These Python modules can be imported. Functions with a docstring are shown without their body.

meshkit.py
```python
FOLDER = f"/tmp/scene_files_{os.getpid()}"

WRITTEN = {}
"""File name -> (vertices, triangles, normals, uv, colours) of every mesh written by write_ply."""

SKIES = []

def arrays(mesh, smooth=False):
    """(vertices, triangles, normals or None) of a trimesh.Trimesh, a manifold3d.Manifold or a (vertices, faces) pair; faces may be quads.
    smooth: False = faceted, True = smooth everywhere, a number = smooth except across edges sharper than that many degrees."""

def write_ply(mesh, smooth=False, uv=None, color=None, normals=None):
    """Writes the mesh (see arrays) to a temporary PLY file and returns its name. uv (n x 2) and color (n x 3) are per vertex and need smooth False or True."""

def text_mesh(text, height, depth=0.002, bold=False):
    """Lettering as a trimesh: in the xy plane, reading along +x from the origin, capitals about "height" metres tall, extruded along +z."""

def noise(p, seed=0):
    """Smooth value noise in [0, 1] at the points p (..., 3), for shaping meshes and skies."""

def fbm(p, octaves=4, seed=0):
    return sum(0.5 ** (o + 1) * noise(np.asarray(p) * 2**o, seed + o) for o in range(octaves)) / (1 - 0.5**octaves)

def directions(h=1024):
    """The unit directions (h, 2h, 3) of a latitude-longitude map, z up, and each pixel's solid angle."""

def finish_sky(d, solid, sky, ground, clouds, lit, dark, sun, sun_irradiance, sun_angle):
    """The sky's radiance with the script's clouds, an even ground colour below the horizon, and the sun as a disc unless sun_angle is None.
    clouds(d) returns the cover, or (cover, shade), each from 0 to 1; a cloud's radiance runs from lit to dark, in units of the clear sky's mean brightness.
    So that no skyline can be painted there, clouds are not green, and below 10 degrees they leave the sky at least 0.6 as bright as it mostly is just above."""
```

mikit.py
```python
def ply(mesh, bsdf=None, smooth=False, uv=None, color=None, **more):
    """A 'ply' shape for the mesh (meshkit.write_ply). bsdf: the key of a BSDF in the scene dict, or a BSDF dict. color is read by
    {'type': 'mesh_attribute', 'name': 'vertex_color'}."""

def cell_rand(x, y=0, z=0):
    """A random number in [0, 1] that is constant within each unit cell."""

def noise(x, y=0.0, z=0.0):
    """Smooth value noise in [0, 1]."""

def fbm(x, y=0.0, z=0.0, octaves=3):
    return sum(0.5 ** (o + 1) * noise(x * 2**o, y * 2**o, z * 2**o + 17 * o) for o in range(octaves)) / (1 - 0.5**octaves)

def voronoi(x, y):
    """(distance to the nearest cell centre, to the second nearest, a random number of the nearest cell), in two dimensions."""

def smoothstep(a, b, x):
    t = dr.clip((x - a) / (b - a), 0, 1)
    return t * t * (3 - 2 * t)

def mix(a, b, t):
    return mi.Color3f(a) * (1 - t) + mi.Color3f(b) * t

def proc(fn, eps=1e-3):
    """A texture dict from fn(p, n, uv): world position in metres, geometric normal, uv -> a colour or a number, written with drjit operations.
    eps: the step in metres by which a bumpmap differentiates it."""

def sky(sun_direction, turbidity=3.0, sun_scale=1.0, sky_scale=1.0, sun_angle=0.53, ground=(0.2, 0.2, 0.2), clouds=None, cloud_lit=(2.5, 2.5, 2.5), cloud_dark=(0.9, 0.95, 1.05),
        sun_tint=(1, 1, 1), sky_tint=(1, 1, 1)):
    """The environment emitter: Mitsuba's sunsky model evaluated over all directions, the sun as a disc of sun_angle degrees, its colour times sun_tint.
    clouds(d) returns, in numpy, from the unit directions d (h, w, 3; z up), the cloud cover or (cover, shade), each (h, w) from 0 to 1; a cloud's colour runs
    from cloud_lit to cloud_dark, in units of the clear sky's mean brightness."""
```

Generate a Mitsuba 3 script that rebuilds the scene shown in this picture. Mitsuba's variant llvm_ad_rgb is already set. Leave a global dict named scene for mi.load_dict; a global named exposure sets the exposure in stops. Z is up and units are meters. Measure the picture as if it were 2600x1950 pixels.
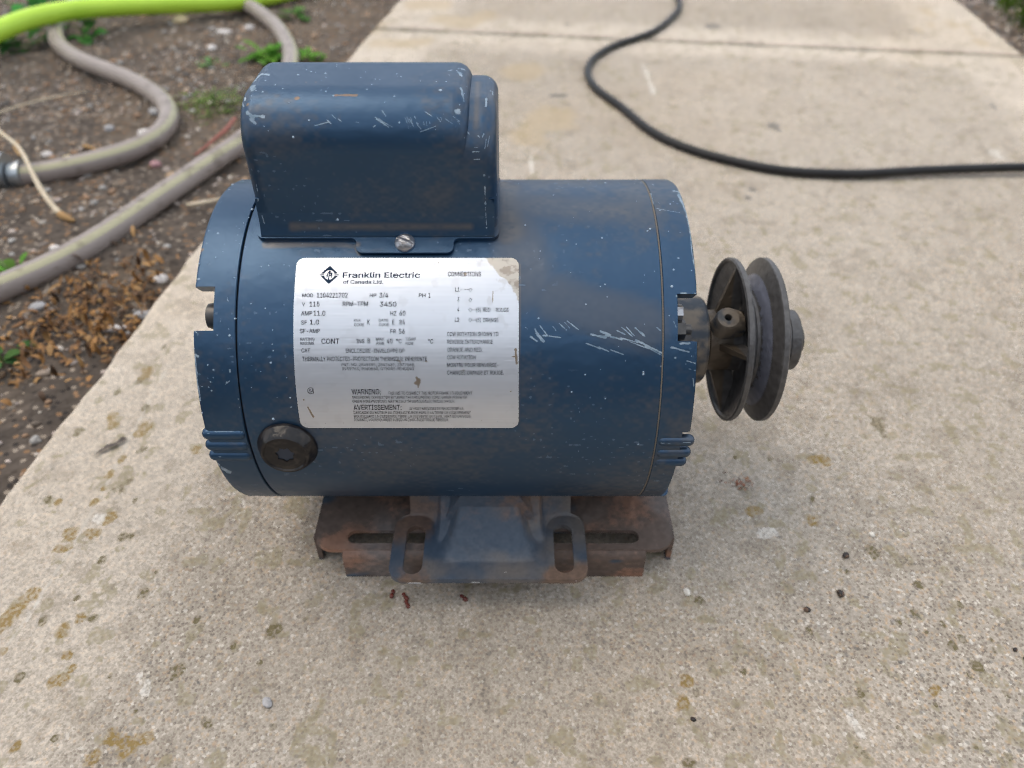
import math, random, numpy as np, trimesh, mitsuba as mi, drjit as dr, mikit, meshkit
import manifold3d as m3
from shapely.geometry import Polygon, box as sbox, Point, LineString
from shapely.ops import unary_union
from shapely import affinity

# ------------------------------------------------------------------ camera, sky, exposure
T = mi.ScalarTransform4f
PITCH = math.radians(41.0)
AX = 0.1088                                  # height of the motor's axis above the concrete
EYE = [0.0, -0.325, 0.360]
LOOK = [0.0, math.cos(PITCH), -math.sin(PITCH)]
scene, labels = {}, {}
scene['camera'] = {'type': 'thinlens', 'fov': 67.3, 'fov_axis': 'x', 'near_clip': 0.02, 'far_clip': 300.0,
                   'aperture_radius': 0.0017, 'focus_distance': 0.335,
                   'to_world': T().look_at(origin=EYE, target=[a + b for a, b in zip(EYE, LOOK)], up=[0, 0, 1])}


def cloud_cover(d):
    """a plain overcast: somewhat brighter overhead than at the horizon, a little mottled"""
    n = meshkit.fbm(d * [2.2, 2.2, 4.0] + 7.3, 4, 3)
    return np.ones(d.shape[:2]), np.clip(1 - d[..., 2].clip(0) + 0.35 * (n - 0.5), 0, 1)


scene['sky'] = mikit.sky([-0.42, 0.12, 0.90], turbidity=3, sun_scale=0.2, sun_angle=40, ground=(0.18, 0.17, 0.15),
                         clouds=cloud_cover, cloud_lit=(2.6, 2.8, 3.08), cloud_dark=(1.85, 2.05, 2.35))
exposure = 2.3

noise, fbm, voronoi, smoothstep, mix, cell_rand = mikit.noise, mikit.fbm, mikit.voronoi, mikit.smoothstep, mikit.mix, mikit.cell_rand
C3 = mi.Color3f


# ------------------------------------------------------------------ helpers
def key_of(name):
    if name not in USED:
        USED[name] = 0
        return name
    USED[name] += 1
    return f"{name}_{USED[name]:03d}"


USED = {}


def obj(name, mesh, bsdf, parent=None, label=None, cat=None, group=None, kind=None, smooth=30, **more):
    key = key_of(parent + '__' + name if parent else name)
    scene[key] = mikit.ply(mesh, bsdf, smooth=smooth, **more)
    tag(key, label, cat, group, kind)
    return key


def tag(key, label=None, cat=None, group=None, kind=None):
    d = {k: v for k, v in dict(label=label, category=cat, group=group, kind=kind).items() if v}
    if d:
        labels[key] = d


def thing(name, label, cat, group=None):
    key = key_of(name)
    tag(key, label, cat, group)
    return key


def to_man(v, f=None):
    if f is None:
        v, f = v.vertices, v.faces
    return m3.Manifold(m3.Mesh(np.asarray(v, np.float32), np.asarray(f, np.uint32)))


def tm(man):
    m = man.to_mesh()
    return trimesh.Trimesh(np.array(m.vert_properties[:, :3], float), np.array(m.tri_verts, int), process=False)


def mm(mesh, z0=AX):
    """millimetres about the motor's axis -> metres in the place"""
    if hasattr(mesh, 'to_mesh'):
        mesh = tm(mesh)
    v = np.array(mesh.vertices) * 0.001
    v[:, 2] += z0
    return trimesh.Trimesh(v, mesh.faces, process=False)


def rev(profile, seg=144):
    """(x, r) profile revolved about the x axis"""
    m = m3.CrossSection([[(r, x) for x, r in profile]], m3.FillRule.NonZero).revolve(seg)
    return m.rotate((0, 90, 0))


def cylx(x0, x1, r, seg=64):
    return m3.Manifold.cylinder(x1 - x0, r, r, seg).rotate((0, 90, 0)).translate((x0, 0, 0))


def box3(x0, x1, y0, y1, z0, z1):
    return m3.Manifold.cube((x1 - x0, y1 - y0, z1 - z0)).translate((x0, y0, z0))


def prism_x(poly, x0, x1):
    """(y, z) polygon swept along x"""
    m = m3.CrossSection([poly], m3.FillRule.NonZero).extrude(x1 - x0)      # x=y', y=z', z=x'
    return m.transform(np.array([[0, 0, 1, x0], [1, 0, 0, 0], [0, 1, 0, 0]], float))


def slot(x0, x1, y0, y1, z0, z1):
    """a slot with rounded ends along its longer side"""
    w, h = x1 - x0, y1 - y0
    r = min(w, h) / 2
    a, b = ((x0 + r, y0 + r), (x1 - r, y1 - r))
    c = m3.CrossSection.circle(r, 32)
    cs = m3.CrossSection.batch_hull([c.translate(a), c.translate(b)])
    return cs.extrude(z1 - z0).translate((0, 0, z0))


def shp(poly, h, z0=0.0):
    """shapely polygon extruded, as a manifold"""
    cs = m3.CrossSection([list(poly.exterior.coords)[:-1]] + [list(i.coords)[:-1] for i in poly.interiors], m3.FillRule.EvenOdd)
    return cs.extrude(h).translate((0, 0, z0))


def wrap(mesh, R, size=2.0):
    """(u along x, v along the arc, h outward) in millimetres -> bent round the motor's axis; v = 0 faces the front at axis height"""
    if hasattr(mesh, 'to_mesh'):
        mesh = tm(mesh)
    if size:
        v, f = trimesh.remesh.subdivide_to_size(mesh.vertices, mesh.faces, size, max_iter=12)
        mesh = trimesh.Trimesh(v, f, process=True)
    u, a, h = np.array(mesh.vertices).T
    a = a / R
    return mm(trimesh.Trimesh(np.stack([u, -(R + h) * np.cos(a), (R + h) * np.sin(a)], 1), mesh.faces, process=False))


def spline(pts, n):
    from scipy.interpolate import CubicSpline
    p = np.asarray(pts, float)
    s = np.r_[0, np.cumsum(np.linalg.norm(np.diff(p, axis=0), axis=1) ** 0.6)]
    return CubicSpline(s, p)(np.linspace(0, s[-1], n))


def tube(pts, r, n=200, sides=20, caps=True, smooth_it=True, rough=0.0):
    """(mesh, uv) of a hose along the points; uv = (length in m, turn from 0 at the top)"""
    p = spline(pts, n) if smooth_it else np.asarray(pts, float)
    n = len(p)
    r = np.broadcast_to(r, (n,)) if np.ndim(r) == 0 else np.interp(np.linspace(0, 1, n), np.linspace(0, 1, len(r)), r)
    t = np.gradient(p, axis=0)
    t /= np.linalg.norm(t, axis=1, keepdims=True)
    side = np.cross(t, [0, 0, 1.0])
    side /= np.linalg.norm(side, axis=1, keepdims=True) + 1e-9
    up = np.cross(side, t)
    a = np.linspace(0, 2 * np.pi, sides + 1) + np.pi
    ring = np.cos(a)[None, :, None] * up[:, None] + np.sin(a)[None, :, None] * side[:, None]
    rr = r[:, None, None] * np.ones((n, sides + 1, 1))
    if rough:
        q = p[:, None] + ring * rr
        rr = rr * (1 + rough * (meshkit.fbm(q * 60.0, 3)[..., None] - 0.5))
        rr[:, -1] = rr[:, 0]
    v = (p[:, None] + ring * rr).reshape(-1, 3)
    L = np.r_[0, np.cumsum(np.linalg.norm(np.diff(p, axis=0), axis=1))]
    uv = np.stack(np.broadcast_arrays(L[:, None], np.linspace(0, 1, sides + 1)[None]), -1).reshape(-1, 2)
    i, j = np.meshgrid(np.arange(n - 1), np.arange(sides), indexing='ij')
    k = sides + 1
    q = np.stack([i * k + j, (i + 1) * k + j, (i + 1) * k + j + 1, i * k + j + 1], -1).reshape(-1, 4)
    f = np.vstack([q[:, [0, 2, 1]], q[:, [0, 3, 2]]])
    if caps:
        extra, ef = [], []
        for e, flip in ((0, 1), (n - 1, 0)):
            c = len(v) + len(extra)
            extra.append(p[e])
            for jj in range(sides):
                a0, b0 = e * k + jj, e * k + jj + 1
                ef.append([c, a0, b0] if not flip else [c, b0, a0])
        v, f, uv = np.vstack([v, extra]), np.vstack([f, ef]), np.vstack([uv, [[0, 0], [L[-1], 0]]])
    m = trimesh.Trimesh(v, f, process=False)
    if m.volume < 0:
        m = trimesh.Trimesh(v, f[:, ::-1], process=False)
    return m, uv


def cap_dist(p, e):
    """distance to a segment, in units of its width"""
    a, b = np.array(e[:3]), np.array(e[3:6])
    ab = b - a
    L2 = max(float(ab @ ab), 1e-12)
    q = [p.x - float(a[0]), p.y - float(a[1]), p.z - float(a[2])]
    t = dr.clip((q[0] * float(ab[0]) + q[1] * float(ab[1]) + q[2] * float(ab[2])) / L2, 0, 1)
    return dr.sqrt(dr.square(q[0] - t * float(ab[0])) + dr.square(q[1] - t * float(ab[1])) + dr.square(q[2] - t * float(ab[2]))) / float(e[6])


def blobs(p, table, freq, amp):
    """1 inside the listed marks (segment ends, half width), with a ragged edge"""
    d = mi.Float(9)
    for e in table:
        d = dr.minimum(d, cap_dist(p, e))
    return smoothstep(1.0, 0.8, d + (fbm(p.x * freq, p.y * freq, p.z * freq, 3) - 0.45) * amp)


def principled(color, rough=0.5, spec=0.5, metal=0.0, **kw):
    c = color if isinstance(color, dict) else {'type': 'rgb', 'value': list(color)}
    return {'type': 'principled', 'base_color': c, 'roughness': rough, 'specular': spec, 'metallic': metal, **kw}


def two(b):
    return {'type': 'twosided', 'bsdf': b}


def bump(b, fn, scale=1.0, eps=2e-4):
    return {'type': 'bumpmap', 'arbitrary': mikit.proc(fn, eps=eps), 'scale': scale, 'bsdf': b}


# ------------------------------------------------------------------ materials
# marks on the concrete (segment ends x, y; half width), metres
YELLOW = [(-0.2569,-0.0468,-0.2569,-0.0431,0.0040),(-0.2591,-0.0548,-0.2567,-0.0548,0.0034),(-0.2457,-0.0441,-0.2432,-0.0441,0.0035),(-0.2387,-0.0345,-0.2387,-0.0314,0.0034),(-0.2598,-0.0862,-0.2598,-0.0834,0.0035),(-0.2631,-0.0954,-0.2631,-0.0914,0.0049),(-0.2665,-0.1023,-0.2665,-0.0984,0.0049),(-0.2596,-0.1198,-0.2596,-0.1181,0.0024),(-0.2345,-0.1065,-0.2345,-0.1038,0.0039),(-0.2269,-0.1345,-0.2219,-0.1345,0.0027),(-0.1876,-0.1638,-0.1876,-0.1611,0.0032),(-0.1783,-0.1675,-0.1783,-0.1670,0.0043),(-0.1735,-0.1625,-0.1705,-0.1625,0.0028),(-0.1910,-0.1722,-0.1910,-0.1707,0.0037),(-0.2288,-0.1673,-0.2288,-0.1661,0.0024),(-0.2261,-0.1210,-0.2261,-0.1195,0.0024),(-0.2289,-0.1005,-0.2289,-0.0988,0.0024),(-0.2199,-0.1283,-0.2199,-0.1273,0.0017),(-0.2729,0.0536,-0.2729,0.0577,0.0032),(-0.2686,0.0444,-0.2686,0.0483,0.0032),(-0.2472,0.0410,-0.2472,0.0462,0.0044),(-0.2529,0.0014,-0.2529,0.0039,0.0024),(-0.2530,-0.0209,-0.2530,-0.0186,0.0023),(-0.2749,-0.0207,-0.2749,-0.0189,0.0017),(-0.2054,0.0218,-0.2054,0.0249,0.0031),(-0.2505,0.0146,-0.2505,0.0170,0.0022),(-0.2652,0.0977,-0.2652,0.1036,0.0041),(-0.2521,-0.0100,-0.2521,-0.0083,0.0016),(0.1928,0.0144,0.2005,0.0144,0.0036),(0.1444,-0.0268,0.1459,-0.0268,0.0044),(0.1776,-0.0355,0.1776,-0.0326,0.0038),(0.0823,-0.1463,0.0823,-0.1453,0.0036),(0.0868,-0.1348,0.0868,-0.1339,0.0026),(0.2060,-0.1405,0.2060,-0.1392,0.0026)]
OLIVE = [(-0.2248,-0.0458,-0.2210,-0.0458,0.0042),(-0.2312,-0.0631,-0.2312,-0.0610,0.0026),(-0.2213,-0.0997,-0.2213,-0.0983,0.0022),(-0.2472,-0.1018,-0.2472,-0.1003,0.0022),(-0.2444,-0.1329,-0.2444,-0.1313,0.0025),(-0.1996,-0.1325,-0.1996,-0.1316,0.0017),(-0.1799,-0.1500,-0.1799,-0.1494,0.0013),(-0.1241,-0.1093,-0.1241,-0.1077,0.0036),(-0.1434,-0.1156,-0.1434,-0.1146,0.0024),(-0.1671,-0.1304,-0.1671,-0.1289,0.0035),(-0.2130,-0.1628,-0.2130,-0.1621,0.0015),(-0.1984,-0.0706,-0.1984,-0.0690,0.0023),(-0.1273,-0.1250,-0.1273,-0.1243,0.0017),(-0.1437,-0.1564,-0.1437,-0.1554,0.0027),(-0.1122,-0.1573,-0.1122,-0.1567,0.0022),(-0.1263,-0.1494,-0.1263,-0.1489,0.0017),(-0.1663,-0.1008,-0.1663,-0.1000,0.0015),(-0.2356,-0.0876,-0.2356,-0.0863,0.0019),(-0.2003,-0.0851,-0.2003,-0.0830,0.0031),(-0.2666,0.0914,-0.2666,0.0952,0.0027),(-0.2530,0.0618,-0.2530,0.0647,0.0024),(-0.2889,0.0380,-0.2889,0.0420,0.0032),(-0.2407,-0.0125,-0.2407,-0.0073,0.0053),(-0.2825,-0.0195,-0.2825,-0.0170,0.0023),(-0.2402,0.0229,-0.2402,0.0256,0.0025),(-0.2627,0.1302,-0.2627,0.1333,0.0020),(-0.2778,0.0787,-0.2778,0.0813,0.0019),(-0.2291,-0.0198,-0.2291,-0.0182,0.0017),(0.2459,0.0434,0.2459,0.0502,0.0057),(0.2462,0.0365,0.2462,0.0389,0.0021),(0.1656,0.0150,0.1656,0.0169,0.0021),(0.1439,0.0163,0.1439,0.0181,0.0021),(0.1828,-0.0195,0.1828,-0.0174,0.0026),(0.1000,-0.0888,0.1000,-0.0873,0.0032),(0.1555,-0.1079,0.1555,-0.1068,0.0022),(0.1864,-0.0717,0.1864,-0.0702,0.0024),(0.2055,-0.0583,0.2055,-0.0561,0.0030),(0.0900,-0.1408,0.0900,-0.1401,0.0023),(0.2156,-0.1081,0.2156,-0.1066,0.0024),(0.2329,-0.1130,0.2329,-0.1114,0.0024),(0.2261,-0.1160,0.2261,-0.1145,0.0024),(0.2260,-0.1029,0.2260,-0.1018,0.0017),(0.2475,-0.1122,0.2475,-0.1110,0.0017),(0.2460,-0.1191,0.2460,-0.1174,0.0024),(0.2330,-0.1274,0.2330,-0.1255,0.0030),(0.2275,-0.1322,0.2275,-0.1309,0.0021),(0.2044,-0.1467,0.2044,-0.1459,0.0015),(0.2413,-0.1423,0.2413,-0.1407,0.0026),(0.2404,-0.0921,0.2404,-0.0906,0.0021),(0.2226,-0.0795,0.2226,-0.0778,0.0023),(0.2129,-0.0980,0.2129,-0.0965,0.0023),(0.2032,-0.1023,0.2032,-0.1011,0.0020),(0.1707,-0.1414,0.1707,-0.1405,0.0021),(0.1820,-0.1580,0.1820,-0.1574,0.0014),(0.1624,-0.1709,0.1624,-0.1702,0.0020),(0.2269,-0.1734,0.2269,-0.1725,0.0020),(0.1592,-0.1659,0.1592,-0.1655,0.0012),(0.0814,-0.1747,0.0814,-0.1740,0.0034),(0.1157,-0.1308,0.1157,-0.1300,0.0021),(0.2147,-0.1680,0.2147,-0.1673,0.0015),(0.1042,-0.1590,0.1042,-0.1585,0.0015)]
TAN = [(0.6821,0.9314,0.6821,0.9493,0.0149),(0.6988,0.9200,0.6988,0.9390,0.0074),(0.6701,0.9891,0.6701,1.0109,0.0146),(0.6456,0.9263,0.6456,0.9381,0.0074),(0.6879,0.8845,0.6879,0.9006,0.0048),(0.6833,0.8387,0.6833,0.8565,0.0093),(0.6171,0.9002,0.6171,0.9161,0.0049),(-0.2605,0.9397,-0.2274,0.9397,0.0566),(-0.1903,0.8449,-0.1422,0.8449,0.0275),(-0.0884,0.9601,-0.0598,0.9601,0.0413),(-0.1571,1.0360,-0.1146,1.0360,0.0305),(0.0159,0.7206,0.0159,0.7391,0.0317),(0.0420,0.5644,0.0420,0.5741,0.0327),(0.0178,0.5070,0.0178,0.5189,0.0222),(-0.2704,1.0247,-0.2695,1.0247,0.0381)]
DARK = [(0.3071,0.9235,0.3071,0.9255,0.0135),(0.3039,0.5440,0.3039,0.5475,0.0086),(0.3063,0.5335,0.3063,0.5355,0.0048),(0.2421,0.3857,0.2421,0.3881,0.0042),(0.2335,0.3677,0.2335,0.3716,0.0032),(0.0517,0.6409,0.0645,0.6409,0.0067),(0.5875,0.6011,0.5875,0.6096,0.0040),(0.0856,0.9286,0.0856,0.9368,0.0050),(0.1910,-0.0865,0.1923,-0.0865,0.0012)]
CHALK = [(-0.1850,-0.1340,-0.1850,-0.1315,0.0016),(-0.1799,-0.1397,-0.1799,-0.1354,0.0020),(-0.1773,-0.1415,-0.1773,-0.1382,0.0011),(-0.2460,-0.0330,-0.2460,-0.0312,0.0041),(-0.2553,-0.1011,-0.2553,-0.0899,0.0012),(0.1451,-0.0435,0.1484,-0.0435,0.0033),(0.1530,-0.0438,0.1530,-0.0433,0.0031),(0.2093,-0.0454,0.2093,-0.0442,0.0015),(0.1755,-0.0696,0.1755,-0.0695,0.0012),(0.1794,0.6483,0.1794,0.7526,0.0036),(0.0208,0.4137,0.0208,0.4653,0.0029),(0.5263,0.4587,0.5263,0.4770,0.0050)]
CHALK.append((0.1578,-0.1453,0.1639,-0.1608,0.0028))
TOOL = [(-0.2523,0.1071,-0.2521,0.0330,0.0013),(-0.2521,0.0330,-0.2514,-0.0185,0.0013),(-0.2514,-0.0185,-0.2516,-0.0337,0.0013),(-0.2516,-0.0337,-0.2557,-0.0949,0.0013),(-0.2557,-0.0949,-0.2598,-0.1210,0.0013)]          # the mark left by the edging tool, beside the soil


def hash2(ix, iy, seed):
    h = ix * 374761393 + iy * 668265263 + seed * 144665
    h = (h ^ (h >> 13)) * 1274126177
    return mi.Float((h ^ (h >> 16)) & 0xFFFFFF) / 16777215.0


def noise2(x, y, seed=0):
    fx, fy = dr.floor(x), dr.floor(y)
    tx, ty = x - fx, y - fy
    tx, ty = tx * tx * (3 - 2 * tx), ty * ty * (3 - 2 * ty)
    ix, iy = mi.UInt32(mi.Int32(fx) + 1000000), mi.UInt32(mi.Int32(fy) + 1000000)
    return dr.lerp(dr.lerp(hash2(ix, iy, seed), hash2(ix + 1, iy, seed), tx), dr.lerp(hash2(ix, iy + 1, seed), hash2(ix + 1, iy + 1, seed), tx), ty)


def fbm2(x, y, seed=0, octaves=3):
    return sum(0.5 ** (o + 1) * noise2(x * 2**o, y * 2**o, seed + 31 * o) for o in range(octaves)) / (1 - 0.5**octaves)


def blobs2(p, table, ragged):
    d = mi.Float(9)
    for a, b, c, e, w in table:
        dx, dy = c - a, e - b
        L2 = max(dx * dx + dy * dy, 1e-12)
        qx, qy = p.x - a, p.y - b
        t = dr.clip((qx * dx + qy * dy) / L2, 0, 1)
        d = dr.minimum(d, dr.sqrt(dr.square(qx - t * dx) + dr.square(qy - t * dy)) / w)
    return smoothstep(1.15, 0.55, d + ragged)


EDGE_L, EDGE_R = (-0.3117, 0.1060), (0.6470, 0.0955)


def concrete_color(p, n, uv):
    x, y = p.x, p.y
    big, mid, rag = fbm2(x * 3.1, y * 3.1, 1, 3), fbm2(x * 26, y * 26, 2, 4), fbm2(x * 190, y * 190, 3, 3)
    c = mix((0.338, 0.292, 0.240), (0.428, 0.373, 0.310), smoothstep(0.1, 0.9, 0.55 * big + 0.45 * mid))
    c = mix(c, (0.40, 0.32, 0.235), 0.22 * smoothstep(0.5, 0.75, fbm2(x * 7 + 31, y * 5, 4, 3)))
    margin = dr.minimum(x - EDGE_L[0] - EDGE_L[1] * y, EDGE_R[0] + EDGE_R[1] * y - x)             # the trowelled margin keeps its pale cement skin
    margin = dr.minimum(margin, 0.045 + dr.abs(y + 0.1378 * x - 0.889))
    skin = smoothstep(0.135, 0.085, margin + 0.05 * (mid - 0.5) + 0.05 * (big - 0.5))
    c = c * (1 + 0.28 * skin)
    worn = (1 - 0.6 * skin) * 0.55 + (1 - 0.7 * skin) * 0.45 * smoothstep(0.3, 0.62, fbm2(x * 4.5 + 5, y * 4.5, 5, 3))
    fine = noise2(x * 1500, y * 1500, 6)
    c = c * (0.64 + 0.72 * (0.5 * fine + 0.5 * noise2(x * 650, y * 650, 7)))
    # sand grains laid bare by wear
    wx, wy = x + 0.0005 * fine, y + 0.0005 * noise2(x * 900, y * 900, 8)
    d1, d2, w1 = voronoi(wx * 620, wy * 620)
    grain = dr.select(w1 < 0.15, c * C3(0.50, 0.48, 0.46), dr.select(w1 < 0.34, c * C3(0.62, 0.60, 0.58), dr.select(w1 > 0.95, C3(0.60, 0.55, 0.48), dr.select(w1 > 0.80, c * C3(1.12, 0.95, 0.78), c))))
    c = mix(c, grain, worn * 0.85 * smoothstep(0.62, 0.32, d1))
    e1, e2, w2 = voronoi(wx * 270 + 91, wy * 270 + 17)
    g2 = dr.select(w2 < 0.03, C3(0.12, 0.118, 0.112), dr.select(w2 < 0.10, C3(0.23, 0.22, 0.205), dr.select(w2 > 0.965, C3(0.62, 0.58, 0.52), dr.select(w2 > 0.93, C3(0.40, 0.27, 0.18), c))))
    c = mix(c, g2, (0.15 + 0.45 * worn) * smoothstep(0.36, 0.18, e1))
    # damp grey patches, lichen, rust tints, chips, chalky scuffs
    c = mix(c, c * C3(0.70, 0.68, 0.65), 0.5 * smoothstep(0.58, 0.74, fbm2(x * 75 + 3, y * 75, 9, 3)))
    tex = 0.35 + 0.65 * smoothstep(0.25, 0.7, 0.6 * noise2(x * 760, y * 760, 10) + 0.4 * fine)
    c = mix(c, C3(0.235, 0.20, 0.115), 0.65 * tex * smoothstep(0.64, 0.72, fbm2(x * 120 + 70, y * 110, 11, 3)))
    c = mix(c, C3(0.50, 0.46, 0.40), 0.5 * blobs2(p, TOOL, (rag - 0.40) * 2.2))
    c = mix(c, C3(0.40, 0.31, 0.19), 0.5 * blobs2(p, TAN, (mid - 0.5) * 1.6))
    c = mix(c, C3(0.130, 0.105, 0.052), 0.95 * tex * blobs2(p, OLIVE, (rag - 0.46) * 2.2))
    c = mix(c, C3(0.23, 0.150, 0.042), 0.88 * tex * blobs2(p, YELLOW, (rag - 0.56) * 2.0))
    c = mix(c, C3(0.13, 0.12, 0.11), 0.75 * blobs2(p, DARK, (mid - 0.5) * 1.0))
    return mix(c, C3(0.68, 0.65, 0.60), 0.65 * tex * blobs2(p, CHALK, (rag - 0.40) * 2.6))


def concrete_height(p, n, uv):
    x, y = p.x, p.y
    return 0.00045 * noise2(x * 620, y * 620, 12) + 0.00035 * noise2(x * 1300, y * 1300, 13) + 0.0008 * noise2(x * 120, y * 120, 15) + 0.0012 * noise2(x * 9, y * 9, 16)


scene['concrete'] = bump(principled(mikit.proc(concrete_color), 0.9, 0.25), concrete_height, 1.0, 3e-4)
scene['joint_dirt'] = principled(mikit.proc(lambda p, n, uv: mix((0.022, 0.020, 0.016), (0.060, 0.056, 0.020), smoothstep(0.4, 0.6, fbm(p.x * 14, p.y * 30, 0.0, 3))) * (0.6 + 0.8 * noise(p.x * 400, p.y * 400))), 0.95, 0.1)


def soil_color(p, n, uv):
    c = mix((0.048, 0.038, 0.031), (0.118, 0.092, 0.073), fbm2(p.x * 40, p.y * 40, 0, 4))
    d1, d2, w = voronoi(p.x * 210, p.y * 210)
    bit = dr.select(w > 0.88, C3(0.27, 0.22, 0.175), dr.select(w > 0.76, C3(0.22, 0.13, 0.07), dr.select(w < 0.15, C3(0.035, 0.028, 0.024), c)))
    c = mix(c, bit, smoothstep(0.5, 0.3, d1))
    return mix(c, C3(0.16, 0.115, 0.075), 0.3 * smoothstep(0.55, 0.75, fbm2(p.x * 9, p.y * 9, 4, 3)))


scene['soil'] = bump(principled(mikit.proc(soil_color), 0.9, 0.3), lambda p, n, uv: 0.004 * fbm2(p.x * 160, p.y * 160, 0, 3), 1.0, 4e-4)
scene['tinted'] = principled({'type': 'mesh_attribute', 'name': 'vertex_color'}, 0.62, 0.4)
scene['leaf'] = {'type': 'principledthin', 'base_color': {'type': 'mesh_attribute', 'name': 'vertex_color'}, 'roughness': 0.45, 'diff_trans': 0.7, 'eta': 1.4}

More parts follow.
